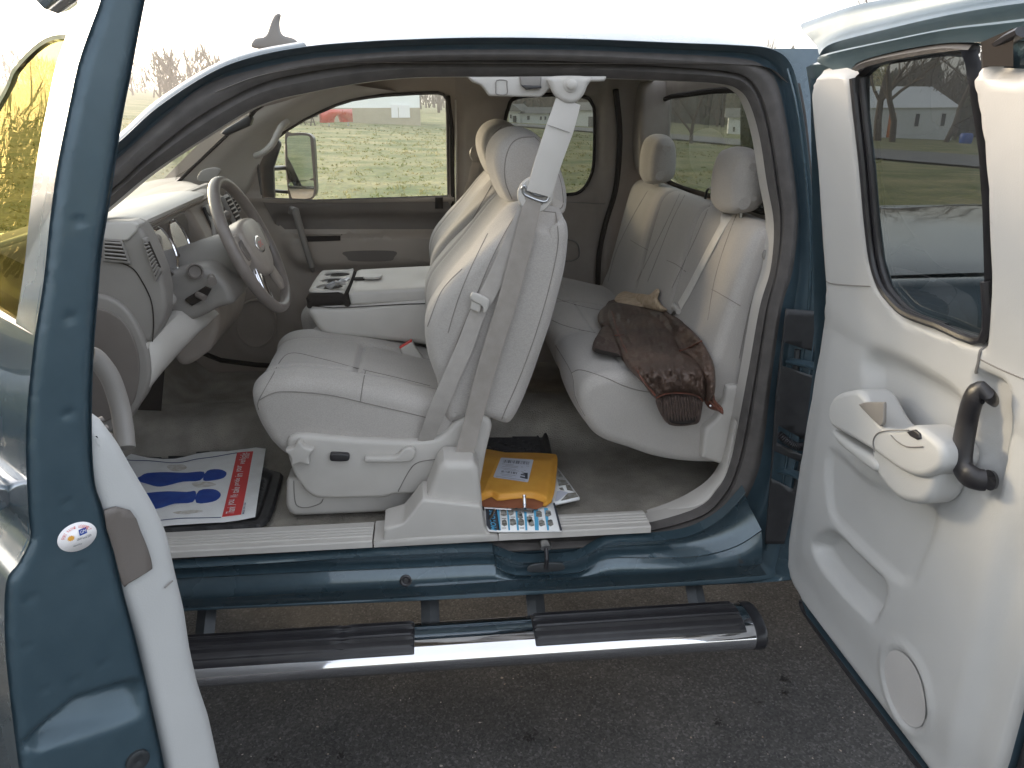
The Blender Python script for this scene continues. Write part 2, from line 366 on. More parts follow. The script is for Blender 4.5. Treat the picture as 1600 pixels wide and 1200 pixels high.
def seams(name, objs, px, mt='seamline', r=.0014, par=None, m=7, lift=.0006, closed=False):
    pts = [p for p in (surf(objs, u, v, lift) for u, v in cr(px, m, closed)) if p is not None]
    if len(pts) > 2: return MB().tube(pts, r, 5, closed=closed).build(name, mt, par if par is not None else objs[0])
# ================================================================== GROUND
def Gz(x, y):
    d = np.hypot(x, y); return -.03-.045*x*sst(d, 12, 45)
def ground(u, v):
    d = ray(u, v); ts = np.linspace(3, 400, 4000); P = C+ts[:, None]*d
    f = P[:, 2]-Gz(P[:, 0], P[:, 1]); i = np.argmax(f < 0)
    return P[i] if (f < 0).any() else P[-1]
def ground_sheet():
    xs = np.sign(np.linspace(-1, 1, 221))*np.abs(np.linspace(-1, 1, 221))**2*350; ys = xs
    X, Y = np.meshgrid(xs, ys); Z = Gz(X, Y)+.03*vnoise(X, Y, .35, 3)*sst(np.hypot(X, Y), 10, 20)
    V = np.stack([X, Y, Z], 2).reshape(-1, 3); n = 221
    Fc = [(j*n+i, j*n+i+1, (j+1)*n+i+1, (j+1)*n+i) for j in range(n-1) for i in range(n-1)]
    m = mat('lawn_grass', (.13, .17, .06), .95, c2=(.36, .33, .18), ns=.55, det=10, bump=1., bs=9, bd=.08, contrast=.50)
    t = m.node_tree; b = t.nodes['Principled BSDF']; n2 = t.nodes.new('ShaderNodeTexNoise'); n2.inputs['Scale'].default_value = 7; n2.inputs['Detail'].default_value = 8
    mx = t.nodes.new('ShaderNodeMix'); mx.data_type = 'RGBA'; mx.blend_type = 'MULTIPLY'; mx.inputs[0].default_value = .8
    r2 = t.nodes.new('ShaderNodeValToRGB'); r2.color_ramp.elements[0].position = .3; r2.color_ramp.elements[0].color = (.45, .45, .42, 1); r2.color_ramp.elements[1].position = .7; r2.color_ramp.elements[1].color = (1.25, 1.2, 1.1, 1)
    src = b.inputs['Base Color'].links[0].from_socket; tc = [x for x in t.nodes if x.type == 'TEX_COORD'][0]
    t.links.new(tc.outputs['Object'], n2.inputs['Vector']); t.links.new(n2.outputs[0], r2.inputs[0]); t.links.new(src, mx.inputs[6]); t.links.new(r2.outputs[0], mx.inputs[7]); t.links.new(mx.outputs[2], b.inputs['Base Color'])
    kind(mesh('lawn', V, Fc, m), 'structure')
ground_sheet()
def tufts():
    V = []; Fc = []; n = 9000
    r = rng.uniform(0, 1, n)**1.6*48+5.4; a = rng.uniform(-.62, .55, n); x = r*np.sin(a); y = r*np.cos(a)
    keep = (y > 4.6) & ~((np.abs(x) < 9.5) & (y < 4.5)); pn = vnoise(x, y, .5, 9); keep &= (pn > -.25)
    for X, Y, q in zip(x[keep], y[keep], r[keep]):
        z = float(Gz(X, Y)); h = random.uniform(.015, .05)*(1+q/50); wd = .008*(1+q/8)
        for k in range(3):
            an = random.uniform(0, 6.28); lx, ly = random.gauss(0, .03), random.gauss(0, .03); ox, oy = random.gauss(0, .05), random.gauss(0, .05)
            i = len(V); V += [(X+ox-wd*math.cos(an), Y+oy-wd*math.sin(an), z), (X+ox+wd*math.cos(an), Y+oy+wd*math.sin(an), z), (X+ox+lx, Y+oy+ly, z+h)]; Fc.append((i, i+1, i+2))
    me = bpy.data.meshes.new('grass_blades'); me.from_pydata(V, [], Fc)
    o = link(bpy.data.objects.new('grass_blades', me), mat('grass_blade', (.17, .20, .07), .9, c2=(.36, .32, .17), ns=.8, det=8))
    tt = o.data.materials[0].node_tree; bb = tt.nodes['Principled BSDF']; tl = tt.nodes.new('ShaderNodeBsdfTranslucent'); mxx = tt.nodes.new('ShaderNodeMixShader'); mxx.inputs[0].default_value = .5
    tt.links.new(bb.inputs['Base Color'].links[0].from_socket, tl.inputs[0]); tt.links.new(bb.outputs[0], mxx.inputs[1]); tt.links.new(tl.outputs[0], mxx.inputs[2]); tt.links.new(mxx.outputs[0], tt.nodes['Material Output'].inputs[0])
    tag(kind(o, 'stuff'), 'short yellowing winter grass growing over the lawn', 'grass')
tufts()
# asphalt pad
am = mat('dark_asphalt', (.050, .050, .051), .85, c2=(.078, .077, .077), ns=2.2, det=8, bump=.9, bs=170, bd=.006, spec=.2)  # dark grey base with slightly lighter random patches
_t = am.node_tree; _b = _t.nodes['Principled BSDF']; _tc = [x for x in _t.nodes if x.type == 'TEX_COORD'][0]
_v = _t.nodes.new('ShaderNodeTexVoronoi'); _v.inputs['Scale'].default_value = 85
_r = _t.nodes.new('ShaderNodeValToRGB'); _r.color_ramp.elements[0].position = .0; _r.color_ramp.elements[0].color = (.32, .30, .27, 1); _r.color_ramp.elements[1].position = .12; _r.color_ramp.elements[1].color = (0, 0, 0, 1)
_m = _t.nodes.new('ShaderNodeMix'); _m.data_type = 'RGBA'; _m.blend_type = 'ADD'; _m.inputs[0].default_value = 1
_n = _t.nodes.new('ShaderNodeTexNoise'); _n.inputs['Scale'].default_value = 23; _rr = _t.nodes.new('ShaderNodeMath'); _rr.operation = 'GREATER_THAN'; _rr.inputs[1].default_value = .62
_mm = _t.nodes.new('ShaderNodeMix'); _mm.data_type = 'RGBA'; _mm.blend_type = 'MULTIPLY'; _mm.inputs[0].default_value = 1
_src = _b.inputs['Base Color'].links[0].from_socket
_t.links.new(_tc.outputs['Object'], _v.inputs['Vector']); _t.links.new(_tc.outputs['Object'], _n.inputs['Vector']); _t.links.new(_n.outputs[0], _rr.inputs[0])
_t.links.new(_v.outputs['Distance'], _r.inputs[0]); _t.links.new(_r.outputs[0], _mm.inputs[6]); _t.links.new(_rr.outputs[0], _mm.inputs[7]); _t.links.new(_src, _m.inputs[6]); _t.links.new(_mm.outputs[2], _m.inputs[7]); _t.links.new(_m.outputs[2], _b.inputs['Base Color'])
_vc = _t.nodes.new('ShaderNodeTexVoronoi'); _vc.inputs['Scale'].default_value = 150; _bw = _t.nodes.new('ShaderNodeRGBToBW'); _r3 = _t.nodes.new('ShaderNodeValToRGB')
_e = _r3.color_ramp.elements; _e[0].position = .15; _e[0].color = (.62, .62, .62, 1); _e[1].position = .97; _e[1].color = (1.8, 1.78, 1.75, 1); _e2 = _e.new(.7); _e2.color = (1.05, 1.03, 1.0, 1)
_mv = _t.nodes.new('ShaderNodeMix'); _mv.data_type = 'RGBA'; _mv.blend_type = 'MULTIPLY'; _mv.inputs[0].default_value = 1
_t.links.new(_tc.outputs['Object'], _vc.inputs['Vector']); _t.links.new(_vc.outputs['Color'], _bw.inputs[0]); _t.links.new(_bw.outputs[0], _r3.inputs[0]); _t.links.new(_m.outputs[2], _mv.inputs[6]); _t.links.new(_r3.outputs[0], _mv.inputs[7]); _t.links.new(_mv.outputs[2], _b.inputs['Base Color'])
kind(MB().box((-9, -12, -.3), (9, 4.3, 0)).build('asphalt', am, smooth=False), 'structure')
def debris():
    V = []; Fc = []
    for k in range(700):
        x, y = random.uniform(-1.2, 1.6), random.uniform(-1.6, .5); s = random.choice([.0015, .002, .0025, .004])*random.uniform(.7, 1.4); i = len(V)
        n = 5; V += [(x+s*math.cos(6.28*j/n+k)*random.uniform(.5, 1.2), y+s*math.sin(6.28*j/n+k)*random.uniform(.5, 1.2), .002+random.uniform(0, .003)) for j in range(n)]
        Fc.append(tuple(range(i, i+n)))
    o = mesh('grit', V, Fc, mat('pale_grit', (.45, .42, .38), .8, c2=(.15, .10, .06), ns=9), smooth=False)
    tag(kind(o, 'stuff'), 'small pale grit and crumbs scattered on the asphalt', 'grit')
    for (u, v, s) in ((828, 1152, .020), (1225, 1062, .016), (1228, 1083, .012), (1188, 1098, .010), (1122, 1130, .012), (535, 1180, .014), (430, 1188, .012)):
        P = at(u, v, z=.003); V = []; Fc = []
        for k in range(14):
            a = random.uniform(0, 6.28); q = abs(random.gauss(0, s)); c = P+np.array([q*math.cos(a), q*math.sin(a), 0]); i = len(V); b = random.uniform(0, 3.1)
            V += [tuple(c+np.array([s*.5*math.cos(b), s*.5*math.sin(b), random.uniform(0, .004)])), tuple(c+np.array([-s*.2*math.sin(b), s*.2*math.cos(b), .003])), tuple(c-np.array([s*.5*math.cos(b), s*.5*math.sin(b), 0])), tuple(c+np.array([s*.2*math.sin(b), -s*.2*math.cos(b), .001]))]
            Fc.append((i, i+1, i+2, i+3))
        DB.append((V, Fc))
DB = []; debris()
V = []; Fc = []
for a, b in DB: Fc += [tuple(i+len(V) for i in f) for f in b]; V += a
tag(kind(mesh('leaf_litter', V, Fc, mat('dark_leaf', (.012, .010, .009), .8), smooth=False), 'stuff'), 'dark crumbled leaf bits lying on the asphalt', 'leaf litter')
# road across the far side
def ribbon_ground(name, far, near, mt, lift):
    A = [ground(u, v) for u, v in far]; B = [ground(u, v) for u, v in near]; A = cr(A, 5); B = cr(B, 5)
    V = []; K = 6
    for a, b in zip(A, B):
        for k in range(K+1): p = a+(b-a)*k/K; V.append((p[0], p[1], Gz(p[0], p[1])+lift))
    K1 = K+1; Fc = [(i*K1+k, i*K1+k+1, (i+1)*K1+k+1, (i+1)*K1+k) for i in range(len(A)-1) for k in range(K)]
    return mesh(name, V, Fc, mt)
kind(ribbon_ground('road', [(700, 190), (800, 194), (930, 202), (1040, 210), (1190, 222), (1360, 234), (1530, 245), (1700, 258)],
                   [(700, 193), (800, 198), (930, 208), (1040, 218), (1190, 233), (1360, 249), (1530, 264), (1700, 281)], 'road', .09), 'structure')
# buildings: built from their front edge on the ground
def building(name, label, cat, a, b, h, depth, wall, roof=None, rh=0, wins=(), doors=(), base=None, gable_front=False, group=None):
    A = ground(*a); B = ground(*b); z0 = min(Gz(A[0], A[1]), Gz(B[0], B[1]))-.3
    A = A[:2]; B = B[:2]; L = np.linalg.norm(B-A); ex = (B-A)/L; ey = np.array([-ex[1], ex[0]]); ey = ey if ey[1] > 0 else -ey
    px = L/abs(b[0]-a[0]); H = h*px; D = depth*px; zg = max(Gz(*A), Gz(*B)); Z1 = zg+H
    t = thing(name, label, cat, (*((A+B)/2), z0), group)
    P = lambda s, d, z: (*(A+ex*s+ey*d), z)
    def bx(s0, s1, d0, d1, za, zb, nm, mt):
        V = [P(s0, d0, za), P(s1, d0, za), P(s1, d1, za), P(s0, d1, za), P(s0, d0, zb), P(s1, d0, zb), P(s1, d1, zb), P(s0, d1, zb)]
        return mesh(nm, V, [(0,3,2,1),(4,5,6,7),(0,1,5,4),(1,2,6,5),(2,3,7,6),(3,0,4,7)], mt, t, smooth=False)
    bx(0, L, 0, D, z0, Z1, 'wall', wall)
    if base: bx(-.02, L+.02, -.06, D, z0, zg+base*px, 'base_course', 'wallb')
    if roof:
        RH = rh*px; o = .35
        if gable_front:
            V = [P(-o, -o, Z1), P(L+o, -o, Z1), P(L/2, -o, Z1+RH), P(-o, D+o, Z1), P(L+o, D+o, Z1), P(L/2, D+o, Z1+RH)]
        else:
            V = [P(-o, -o, Z1), P(-o, D+o, Z1), P(-o, D/2, Z1+RH), P(L+o, -o, Z1), P(L+o, D+o, Z1), P(L+o, D/2, Z1+RH)]
        rr = mesh('roof', V, [(0,1,2),(3,4,5),(0,2,5,3),(1,2,5,4),(0,1,4,3)], roof, t, smooth=False)
    for (u0, u1, v0, v1) in wins:
        f = bx((u0-a[0])*px, (u1-a[0])*px, -.05, .0, zg+v0*px, zg+v1*px, 'window', 'white')
        e = .12*(u1-u0)*px
        q = bx((u0-a[0])*px+e, (u1-a[0])*px-e, -.08, -.052, zg+v0*px+e, zg+v1*px-e, 'pane', 'window'); q.parent = f; q.matrix_parent_inverse = Matrix()
    for (u0, u1, v1, mt) in doors: bx((u0-a[0])*px, (u1-a[0])*px, -.10, 0, zg-.1, zg+v1*px, 'door', mt)
    return t, P, px, zg, L, D
building('metal_building', 'large white metal building with a beige base beyond the lawn', 'building', (330, 183), (657, 196), 62, 200, 'wallw', base=13, doors=((610, 621, 18, 'white'), (622, 640, 17, 'white')))
building('small_house', 'small white house with a pointed front gable beside the far road', 'house', (795, 191), (812, 192), 15, 30, 'wallw', 'roofm', 10, gable_front=True, doors=((802, 807, 9, 'window'),), wins=((797, 800, 5, 11),))
building('long_house', 'long low white house with green trimmed porch beyond the lawn', 'house', (815, 192), (858, 194), 14, 30, 'wallw', 'roofm', 9, wins=((823, 828, 4, 11), (843, 847, 4, 10), (850, 854, 4, 10)))
building('grey_barn', 'pale grey barn with a wide door right of the long low house', 'barn', (893, 196), (940, 199), 20, 45, 'wallw', 'roofm', 10, doors=((920, 930, 12, 'roofm'),))
building('white_house', 'plain white house with two narrow windows seen through the rear window', 'house', (1137, 209), (1176, 211), 25, 40, 'wallw', 'roofm', 14, wins=((1144, 1148, 3, 11), (1160, 1164, 3, 10)))
building('bungalow', 'white bungalow with a metal roof seen through the rear door window', 'house', (1352, 214), (1486, 219), 32, 90, 'wallw', 'wallw', 24, wins=((1422, 1430, 10, 26), (1463, 1471, 10, 26)), doors=((1383, 1392, 26, 'orange'),))
# red pickup bed on stands and dark trailer
def pickup_bed():
    A = ground(507, 198)[:2]; B = ground(552, 198)[:2]; L = np.linalg.norm(B-A); ex = (B-A)/L; ey = np.array([-ex[1], ex[0]]); z0 = Gz(*A); px = L/45
    t = thing('truck_bed', 'red pickup truck bed with a wheel arch standing on the lawn', 'truck bed', (*A, z0))
    pr = [(0, 4), (15, 4)]+[(23+7.5*math.cos(a), 4+8*math.sin(a)) for a in np.linspace(math.pi, 0, 11)]+[(31, 4), (45, 4), (45, 18), (0, 18)]
    fn = lambda A2: np.stack([A[0]+ex[0]*A2[:, 0]*px, A[1]+ex[1]*A2[:, 0]*px, z0+A2[:, 1]*px], 1)
    plate('side_panel', pr, [], 0, fn, 'redpaint', t, thick=.35)
    mb = MB(); f = lambda s, d, z: (*(A+ex*s*px+ey*d), z0+z*px)
    for d in (): mb.add([f(0, .1, 7), f(45, .1, 7), f(45, d, 7), f(0, d, 7), f(0, .1, 8), f(45, .1, 8), f(45, d, 8), f(0, d, 8)], [(0,3,2,1),(4,5,6,7),(0,1,5,4),(1,2,6,5),(2,3,7,6),(3,0,4,7)])
    pass
    for s in (8, 38):
        mb = MB(); mb.tube([f(s, .05, 0), f(s, .05, 3.2), f(s, .05, 4.3)], .05, 6); mb.tube([f(s-1.2, .05, .3), f(s+1.2, .05, .3)], .04, 6); mb.build('stand', 'steel', t)
    A = ground(484, 197)[:2]; z0 = Gz(*A); t = thing('utility_box', 'dark box on a sawhorse at the left edge of the lawn view', 'utility box', (*A, z0))
    g = lambda s, d, z: (A[0]+ex[0]*s*px+ey[0]*d, A[1]+ex[1]*s*px+ey[1]*d, z0+z*px)
    mb = MB(); mb.add([g(0, 0, 9), g(13, 0, 9), g(13, 1, 9), g(0, 1, 9), g(0, 0, 15), g(13, 0, 15), g(13, 1, 15), g(0, 1, 15)], [(0,3,2,1),(4,5,6,7),(0,1,5,4),(1,2,6,5),(2,3,7,6),(3,0,4,7)]); mb.build('body', 'bracket', t)
    mb = MB()
    for d in (.1, .9):
        for s in ((3, 6), (10, 7)): mb.tube([g(s[0], d, 0), g(s[1], d, 9)], .035, 6)
        mb.tube([g(4, d, 4), g(9, d, 4)], .03, 6)
    mb.tube([g(2, .5, 9.2), g(11, .5, 9.2)], .12, 4); mb.tube([g(3.5, .1, 4), g(3.5, .9, 4)], .03, 6); mb.build('sawhorse', 'bark', t)
pickup_bed()
# bare trees
def tree(name, label, u, v, hpx, seed, group='bare trees across the road', wpx=6, lean=0):
    rnd = random.Random(seed); P = ground(u, v); d = np.linalg.norm(P[:2]-C[:2]); H = hpx*d/F; r0 = wpx*.5*d/F; z0 = Gz(P[0], P[1])
    t = thing(name, label, 'tree', (P[0], P[1], z0), group); tr = MB(); cw = MB()
    def grow(p, dr, ln, r, dep):
        n = 4; pts = [p]; rr = [r]
        for k in range(n):
            dr = (dr+Vector((rnd.gauss(0, .13), rnd.gauss(0, .13), rnd.gauss(.03, .07)))).normalized(); pts.append(pts[-1]+dr*ln/n); rr.append(r*(1-.42*(k+1)/n))
        (tr if dep < 2 else cw).tube(pts, rr, 7 if dep < 1 else (5 if dep < 2 else 3))
        if dep >= 5: return
        for k in range(4 if dep < 3 else 3):
            i = rnd.randint(2, n) if dep else rnd.randint(1, n)
            a = Vector((rnd.gauss(0, 1), rnd.gauss(0, 1), rnd.uniform(-.1, .8))).normalized()
            grow(pts[i], (dr*.75+a*.85).normalized(), ln*rnd.uniform(.55, .78), rr[i]*rnd.uniform(.5, .7), dep+1)
    grow(Vector((P[0], P[1], z0-.1)), Vector((lean, 0, 1)).normalized(), H*.36, r0, 0)
    tr.build('trunk', 'bark', t); cw.build('crown', 'twig', t, smooth=False)
tree('bare_tree', 'tall bare tree on the verge left of the white house', 1080, 224, 190, 3, wpx=6)
tree('bare_tree', 'thick trunked bare tree in front of the bungalow doorway', 1394, 222, 330, 5, wpx=9)
tree('bare_tree', 'bare tree at the left corner of the bungalow', 1371, 220, 300, 8, wpx=11)
tree('bare_tree', 'leaning bare tree at the right corner of the bungalow', 1478, 222, 300, 21, wpx=7, lean=.35)
tree('bare_tree', 'slender bare tree beyond the right side of the bungalow', 1560, 224, 330, 33, wpx=8)
def woods():
    V = []; Fc = []; r2 = random.Random(4)
    def tri(x, y, z, h, wd, lx, ly):
        i = len(V); V.extend([(x-wd, y, z), (x+wd, y, z), (x+lx, y+ly, z+h)]); Fc.append((i, i+1, i+2))
    for k in range(900):
        a = r2.uniform(-.85, 1.15); d = r2.uniform(105, 190)
        if -.19 < a < -.03 or a < -.30: d = r2.uniform(150, 230)
        x = d*math.sin(a); y = d*math.cos(a); z = float(Gz(x, y)); H = r2.uniform(7, 10.5)
        if a < -.02: H *= .72
        if k % 3 == 0: a = r2.uniform(-1.75, -.92); d = r2.uniform(60, 100); x = d*math.sin(a); y = d*math.cos(a); z = float(Gz(x, y)); H = r2.uniform(7, 12)
        tri(x, y, z-1, H, .22, 0, 0)
        for j in range(46):
            hh = H*r2.uniform(.12, 1)**.8; rad = .34*H*math.sin(math.pi*min(.97, hh/H*.9+.08)); q = r2.uniform(0, 6.28); s = rad*r2.random()**.5
            px, py = x+s*math.cos(q), y+s*math.sin(q); tri(px, py, z+hh-1, r2.uniform(.8, 2.6), r2.uniform(.05, .16), r2.gauss(0, .9), r2.gauss(0, .9))
    me = bpy.data.meshes.new('woods'); me.from_pydata(V, [], Fc); o = link(bpy.data.objects.new('far_woods', me), 'twig')
    tag(kind(o, 'stuff'), 'hazy brown leafless woods along the horizon', 'woods')
    V = []; Fc = []
    for k in range(330):
        a = r2.uniform(.10, 1.1); d = r2.uniform(120, 190); x = d*math.sin(a); y = d*math.cos(a); z = float(Gz(x, y)); H = r2.uniform(6, 10)
        for j in range(90):
            hh = H*r2.uniform(0, 1); rad = .22*H*(1-hh/H)+.4; q = r2.uniform(0, 6.28); i = len(V); px, py = x+rad*math.cos(q), y+rad*math.sin(q); s = r2.uniform(.4, 1.1)
            V.extend([(px-s*math.sin(q), py+s*math.cos(q), z+hh-s*.5), (px+s*math.sin(q), py-s*math.cos(q), z+hh-s*.5), (x+rad*.2*math.cos(q), y+rad*.2*math.sin(q), z+hh+s*1.4)]); Fc.append((i, i+1, i+2))
    me = bpy.data.meshes.new('evergreens'); me.from_pydata(V, [], Fc); o = link(bpy.data.objects.new('far_evergreens', me), 'conifer')
    tag(kind(o, 'stuff'), 'dark evergreen band among the woods behind the houses', 'woods')
woods()
P = ground(1508, 224); s = np.linalg.norm(P-C)/F
b_ = lathe('barrel', P+np.array([0, 0, -.05]), (0, 0, 1), [(7*s, 0), (8*s, 4*s), (8*s, 10*s), (7*s, 13*s), (6*s, 13.5*s)], 'bluebin')
tag(b_, 'blue barrel standing at the right of the bungalow', 'barrel')
# ================================================================== TRUCK
T = thing('pickup_truck', 'blue-green extended cab pickup with its driver side doors wide open', 'pickup truck', (0, .85, 0))
# door opening loops, front-bottom -> A pillar -> roof -> C pillar -> rocker
L0 = [(120,275),(192,217),(250,165),(333,112),(400,87),(480,72),(560,65),(640,61),(760,58),(900,60),(1050,66),(1150,70),(1205,76),(1235,100),(1250,160),(1262,250),(1270,340),(1275,420),(1275,500),(1262,600),(1245,700),(1228,800),(1212,880),(1190,905),(1000,918),(700,935),(400,948),(200,958),(20,968)]
L1 = [(105,310),(183,248),(240,197),(320,134),(400,108),(480,92),(562,84),(640,79),(760,77),(900,78),(1048,84),(1145,90),(1188,100),(1213,127),(1228,185),(1240,265),(1247,345),(1238,425),(1222,480),(1207,580),(1195,680),(1182,745),(1150,800),(1095,832),(960,852),(700,868),(400,883),(200,896),(20,908)]
L2 = [(95,355),(180,290),(232,243),(310,182),(400,133),(482,112),(565,101),(645,96),(760,94),(900,96),(1046,104),(1135,111),(1170,122),(1190,150),(1205,200),(1217,275),(1225,345),(1217,420),(1203,480),(1187,580),(1172,670),(1158,730),(1135,780),(1085,818),(955,842),(700,852),(400,867),(200,876),(20,888)]
L3 = [(85,395),(173,323),(233,273),(315,218),(405,165),(490,143),(575,128),(650,121),(760,120),(900,121),(1045,126),(1125,131),(1155,141),(1172,164),(1187,215),(1198,285),(1209,350),(1204,420),(1187,480),(1170,575),(1154,660),(1141,722),(1122,762),(1078,798),(940,829),(700,845),(400,860),(200,870),(20,881)]
S3 = lambda L, off: [side(u, v, off) for u, v in L]
c0, c1, c2, c3 = S3(L0, 0), S3(L1, .03), S3(L2, .035), S3(L3, .075)
c1b = [p+np.array([0, .012, 0]) for p in c1]
mid = [(a+b)/2+np.array([0, -.016, 0]) for a, b in zip(c1, c2)]
bodyf = loft('body', [c0, [(a*.93+b*.07)+np.array([0, -.012, 0]) for a, b in zip(c0, c1)], [(a*.62+b*.38)+np.array([0, .004, 0]) for a, b in zip(c0, c1)], [(a*.45+b*.55)+np.array([0, .022, 0]) for a, b in zip(c0, c1)], c1][:: -1], 'jamb', T, m=6, sub=3)
loft('weatherstrip', [c1, mid, c2], 'seal', T, m=6, sub=4)
c2i = [(a*.55+b*.45)+np.array([0, -.008, 0]) for a, b in zip(c2, c3)]
c2g = [a+np.array([0, .02, 0]) for a in c2]
loft('weatherstrip', [c2, c2g, c2i, c3], 'seal', T, m=6, sub=3)
c4 = [p+np.array([0, .055, 0]) for p in c3]
loft('opening_trim', [c3, c4], 'trim', T, m=6)
# exterior body: roof and rear cab corner
ends = slice(0, 14)
r0 = [p for p in c0[1:14]]
def roofcurves():
    out = []
    for f in np.linspace(0, 1, 11):
        row = []
        for p in r0:
            yy = p[1]+(1.70-2*p[1]+.0)*f; k = math.sin(math.pi*f)
            row.append((p[0]-.17*k*sst(np.array([-.1-p[0]]), 0, .45)[0]+(.0), yy, p[2]+.075*abs(k)**.55*(1-.35*sst(np.array([p[0]-.7]), 0, .3)[0])*(.55+.45*sst(np.array([p[0]]), -.6, -.1)[0])))
        out.append(row)
    return out
rc = roofcurves()
rc = [[q for q in row if True] for row in rc]
roof_rows = [row[4:] for row in rc]
loft('roof', roof_rows, 'paint', T, m=5, sub=2)
hr = [[(x, min(max(y, .12), 1.56), min(z-.045, 1.90)) for x, y, z in row] for row in [r_[2:] for r_ in rc]]
loft('headliner', hr, 'headl', T, m=5, sub=1)
# A pillar outer skin (white glare side)
a0 = [c0[i] for i in range(0, 6)]; loft('roof_pillar', [a0, [p+np.array([-.012, .025, .012]) for p in a0], [p+np.array([-.03, .08, .010]) for p in a0]], 'paint', T, m=6, sub=2)
# rear cab corner: from opening edge back to the cab rear wall
rcz = c0[12:25]
back = [np.array([max(p[0]+.10, 1.08), p[1]+.005, p[2]]) for p in rcz]
loft('cab_corner', [rcz, [(a*.5+b*.5)+np.array([0, -.012, 0]) for a, b in zip(rcz, back)], back, [np.array([p[0]+.01, p[1]+.10, p[2]]) for p in back], [np.array([p[0], p[1]+.75, p[2]]) for p in back]], 'paint', T, m=5, sub=2)
# black edge strip on the rear pillar and hinge jamb
hz = [side(u, v, -.004) for u, v in [(1246,130),(1256,180),(1264,260),(1270,340),(1274,420),(1275,480)]]
loft('edge_strip', [hz, [p+np.array([.035, .01, 0]) for p in hz]], 'seal', T, m=5, thick=.006)
plate('hinge_pillar_cover', [(1229,483),(1290,488),(1285,600),(1262,720),(1225,850),(1196,850),(1205,740),(1213,620),(1222,540)], [(p) for p in ([(1225,535),(1280,552),(1278,590),(1222,572)], [(1216,665),(1262,690),(1255,712),(1214,692)], [(1210,705),(1250,722),(1240,765),(1205,748)])], 12,
      lambda A: np.array([side(a[0], a[1], -.010) for a in A]), 'rubber', T, thick=.006)
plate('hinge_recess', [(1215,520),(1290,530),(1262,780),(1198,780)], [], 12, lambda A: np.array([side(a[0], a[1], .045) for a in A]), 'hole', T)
for (v0, v1) in ((558, 585), (728, 755)):
    a = side(1236-(v0-558)*.09, v0+6, .02); b = rd(1300-(v0-558)*.2, v0+24, .05)
    h = MB(); h.tube([a, (a+b)/2+np.array([0, 0, .004]), b], .019, 10, flat=.45, ref=(0, 0, 1)); o = h.build('door_hinge', 'jamb', T); 
    p = MB().tube([a+np.array([.01, -.01, -.035]), a+np.array([.01, -.01, .035])], .008, 10); o2 = p.build('hinge_pin', 'bracket', o)
P0 = side(1216, 678, .02); P1 = side(1262, 694, -.02)
cn = []
for k in range(60):
    f = k/59; p = P0+(P1-P0)*f+np.array([0, -.02*math.sin(f*3.1), -.012*math.sin(f*3.1)]); cn.append(p)
MB().tube(cn, [.012 if k % 3 else .0085 for k in range(60)], 10).build('wiring_conduit', 'black', T)
# door edge seams on pillar: fine bright crease
crz = [(a*.33+b*.67)+np.array([0, .005, 0]) for a, b in zip(c0, c1)][12:22]
MB().tube(cr([(a*.72+b*.28)+np.array([0, -.006, 0]) for a, b in zip(c0, c1)][13:23], 5), .0045, 8).build('pillar_crease', 'paint', T)
# ---- rocker
A_ = [(20,905),(285,888),(400,881),(525,873),(650,866),(759,862),(775,866),(812,878),(850,878),(901,874),(950,850),(1025,845),(1080,836),(1128,810),(1165,770)]
B_ = [(20,919),(285,905),(400,899),(525,893),(650,888),(762,883),(776,888),(803,900),(850,899),(905,895),(950,874),(1025,873),(1094,870),(1150,855),(1190,830)]
C_ = [(20,949),(285,936),(400,930),(525,923),(650,916),(762,909),(776,908),(803,906),(850,905),(905,902),(950,899),(1025,896),(1094,890),(1150,885),(1190,880)]
D_ = [(20,967),(285,954),(400,949),(525,943),(650,937),(762,930),(776,929),(803,928),(850,926),(905,923),(950,920),(1025,915),(1094,910),(1150,905),(1200,903)]
a1 = [at(u, v, y=-.012) for u, v in A_]; b1 = [at(u, v, y=-.010) for u, v in B_]; b0 = [at(u, v-2, y=-.02) for u, v in B_]
a2 = [p+np.array([0, .012, -.004]) for p in a1]; mid_ = [(p*.5+q*.5)+np.array([0, .022, 0]) for p, q in zip(a1, b1)]
cc = [at(u, v, y=-.026) for u, v in C_]; dd = [at(u, v, y=.0) for u, v in D_]
loft('rocker_panel', [[p+np.array([0, .03, .01]) for p in a1], a1, a2, mid_, b0, b1, [(p*.5+q*.5)+np.array([0, -.006, 0]) for p, q in zip(b1, cc)], cc, [p+np.array([0, .006, -.012]) for p in cc], dd, [p+np.array([0, .10, -.03]) for p in dd]], 'paint', T, m=4, sub=2, ang=60)
lathe('rocker_plug', at(634, 907, y=-.022), (0, -1, 0.25), [(.017, -.004), (.017, .004), (.013, .006), (.008, .004), (.006, .006)], 'black', T)
lathe('rocker_plug', at(1158, 873, y=-.022), (0, -1, 0.2), [(.014, -.004), (.014, .002), (.008, .003)], 'bracket', T)
# striker on the sill
P = at(852, 875, y=-.02)
st = MB(); st.tube([P+np.array([0, .02, .045]), P+np.array([0, -.012, .045])], .016, 12, flat=.5, ref=(0, 0, 1)); o = st.build('door_striker', 'steel', T)
MB().tube([P+np.array([0, -.012, .045]), P+np.array([0, -.028, .02]), P+np.array([0, -.02, -.012])], .006, 10).build('striker_loop', 'black', o)
q = slab('striker_base', [(-.045, -.014), (.045, -.014), (.048, .006), (.02, .012), (-.02, .012), (-.048, .006)], 0, .006, .002, 'bracket', o, n=40, MP=lambda a, b, c: (P[0]+a, P[1]-.012+.02*(b+.01)-c, P[2]-.012+b))
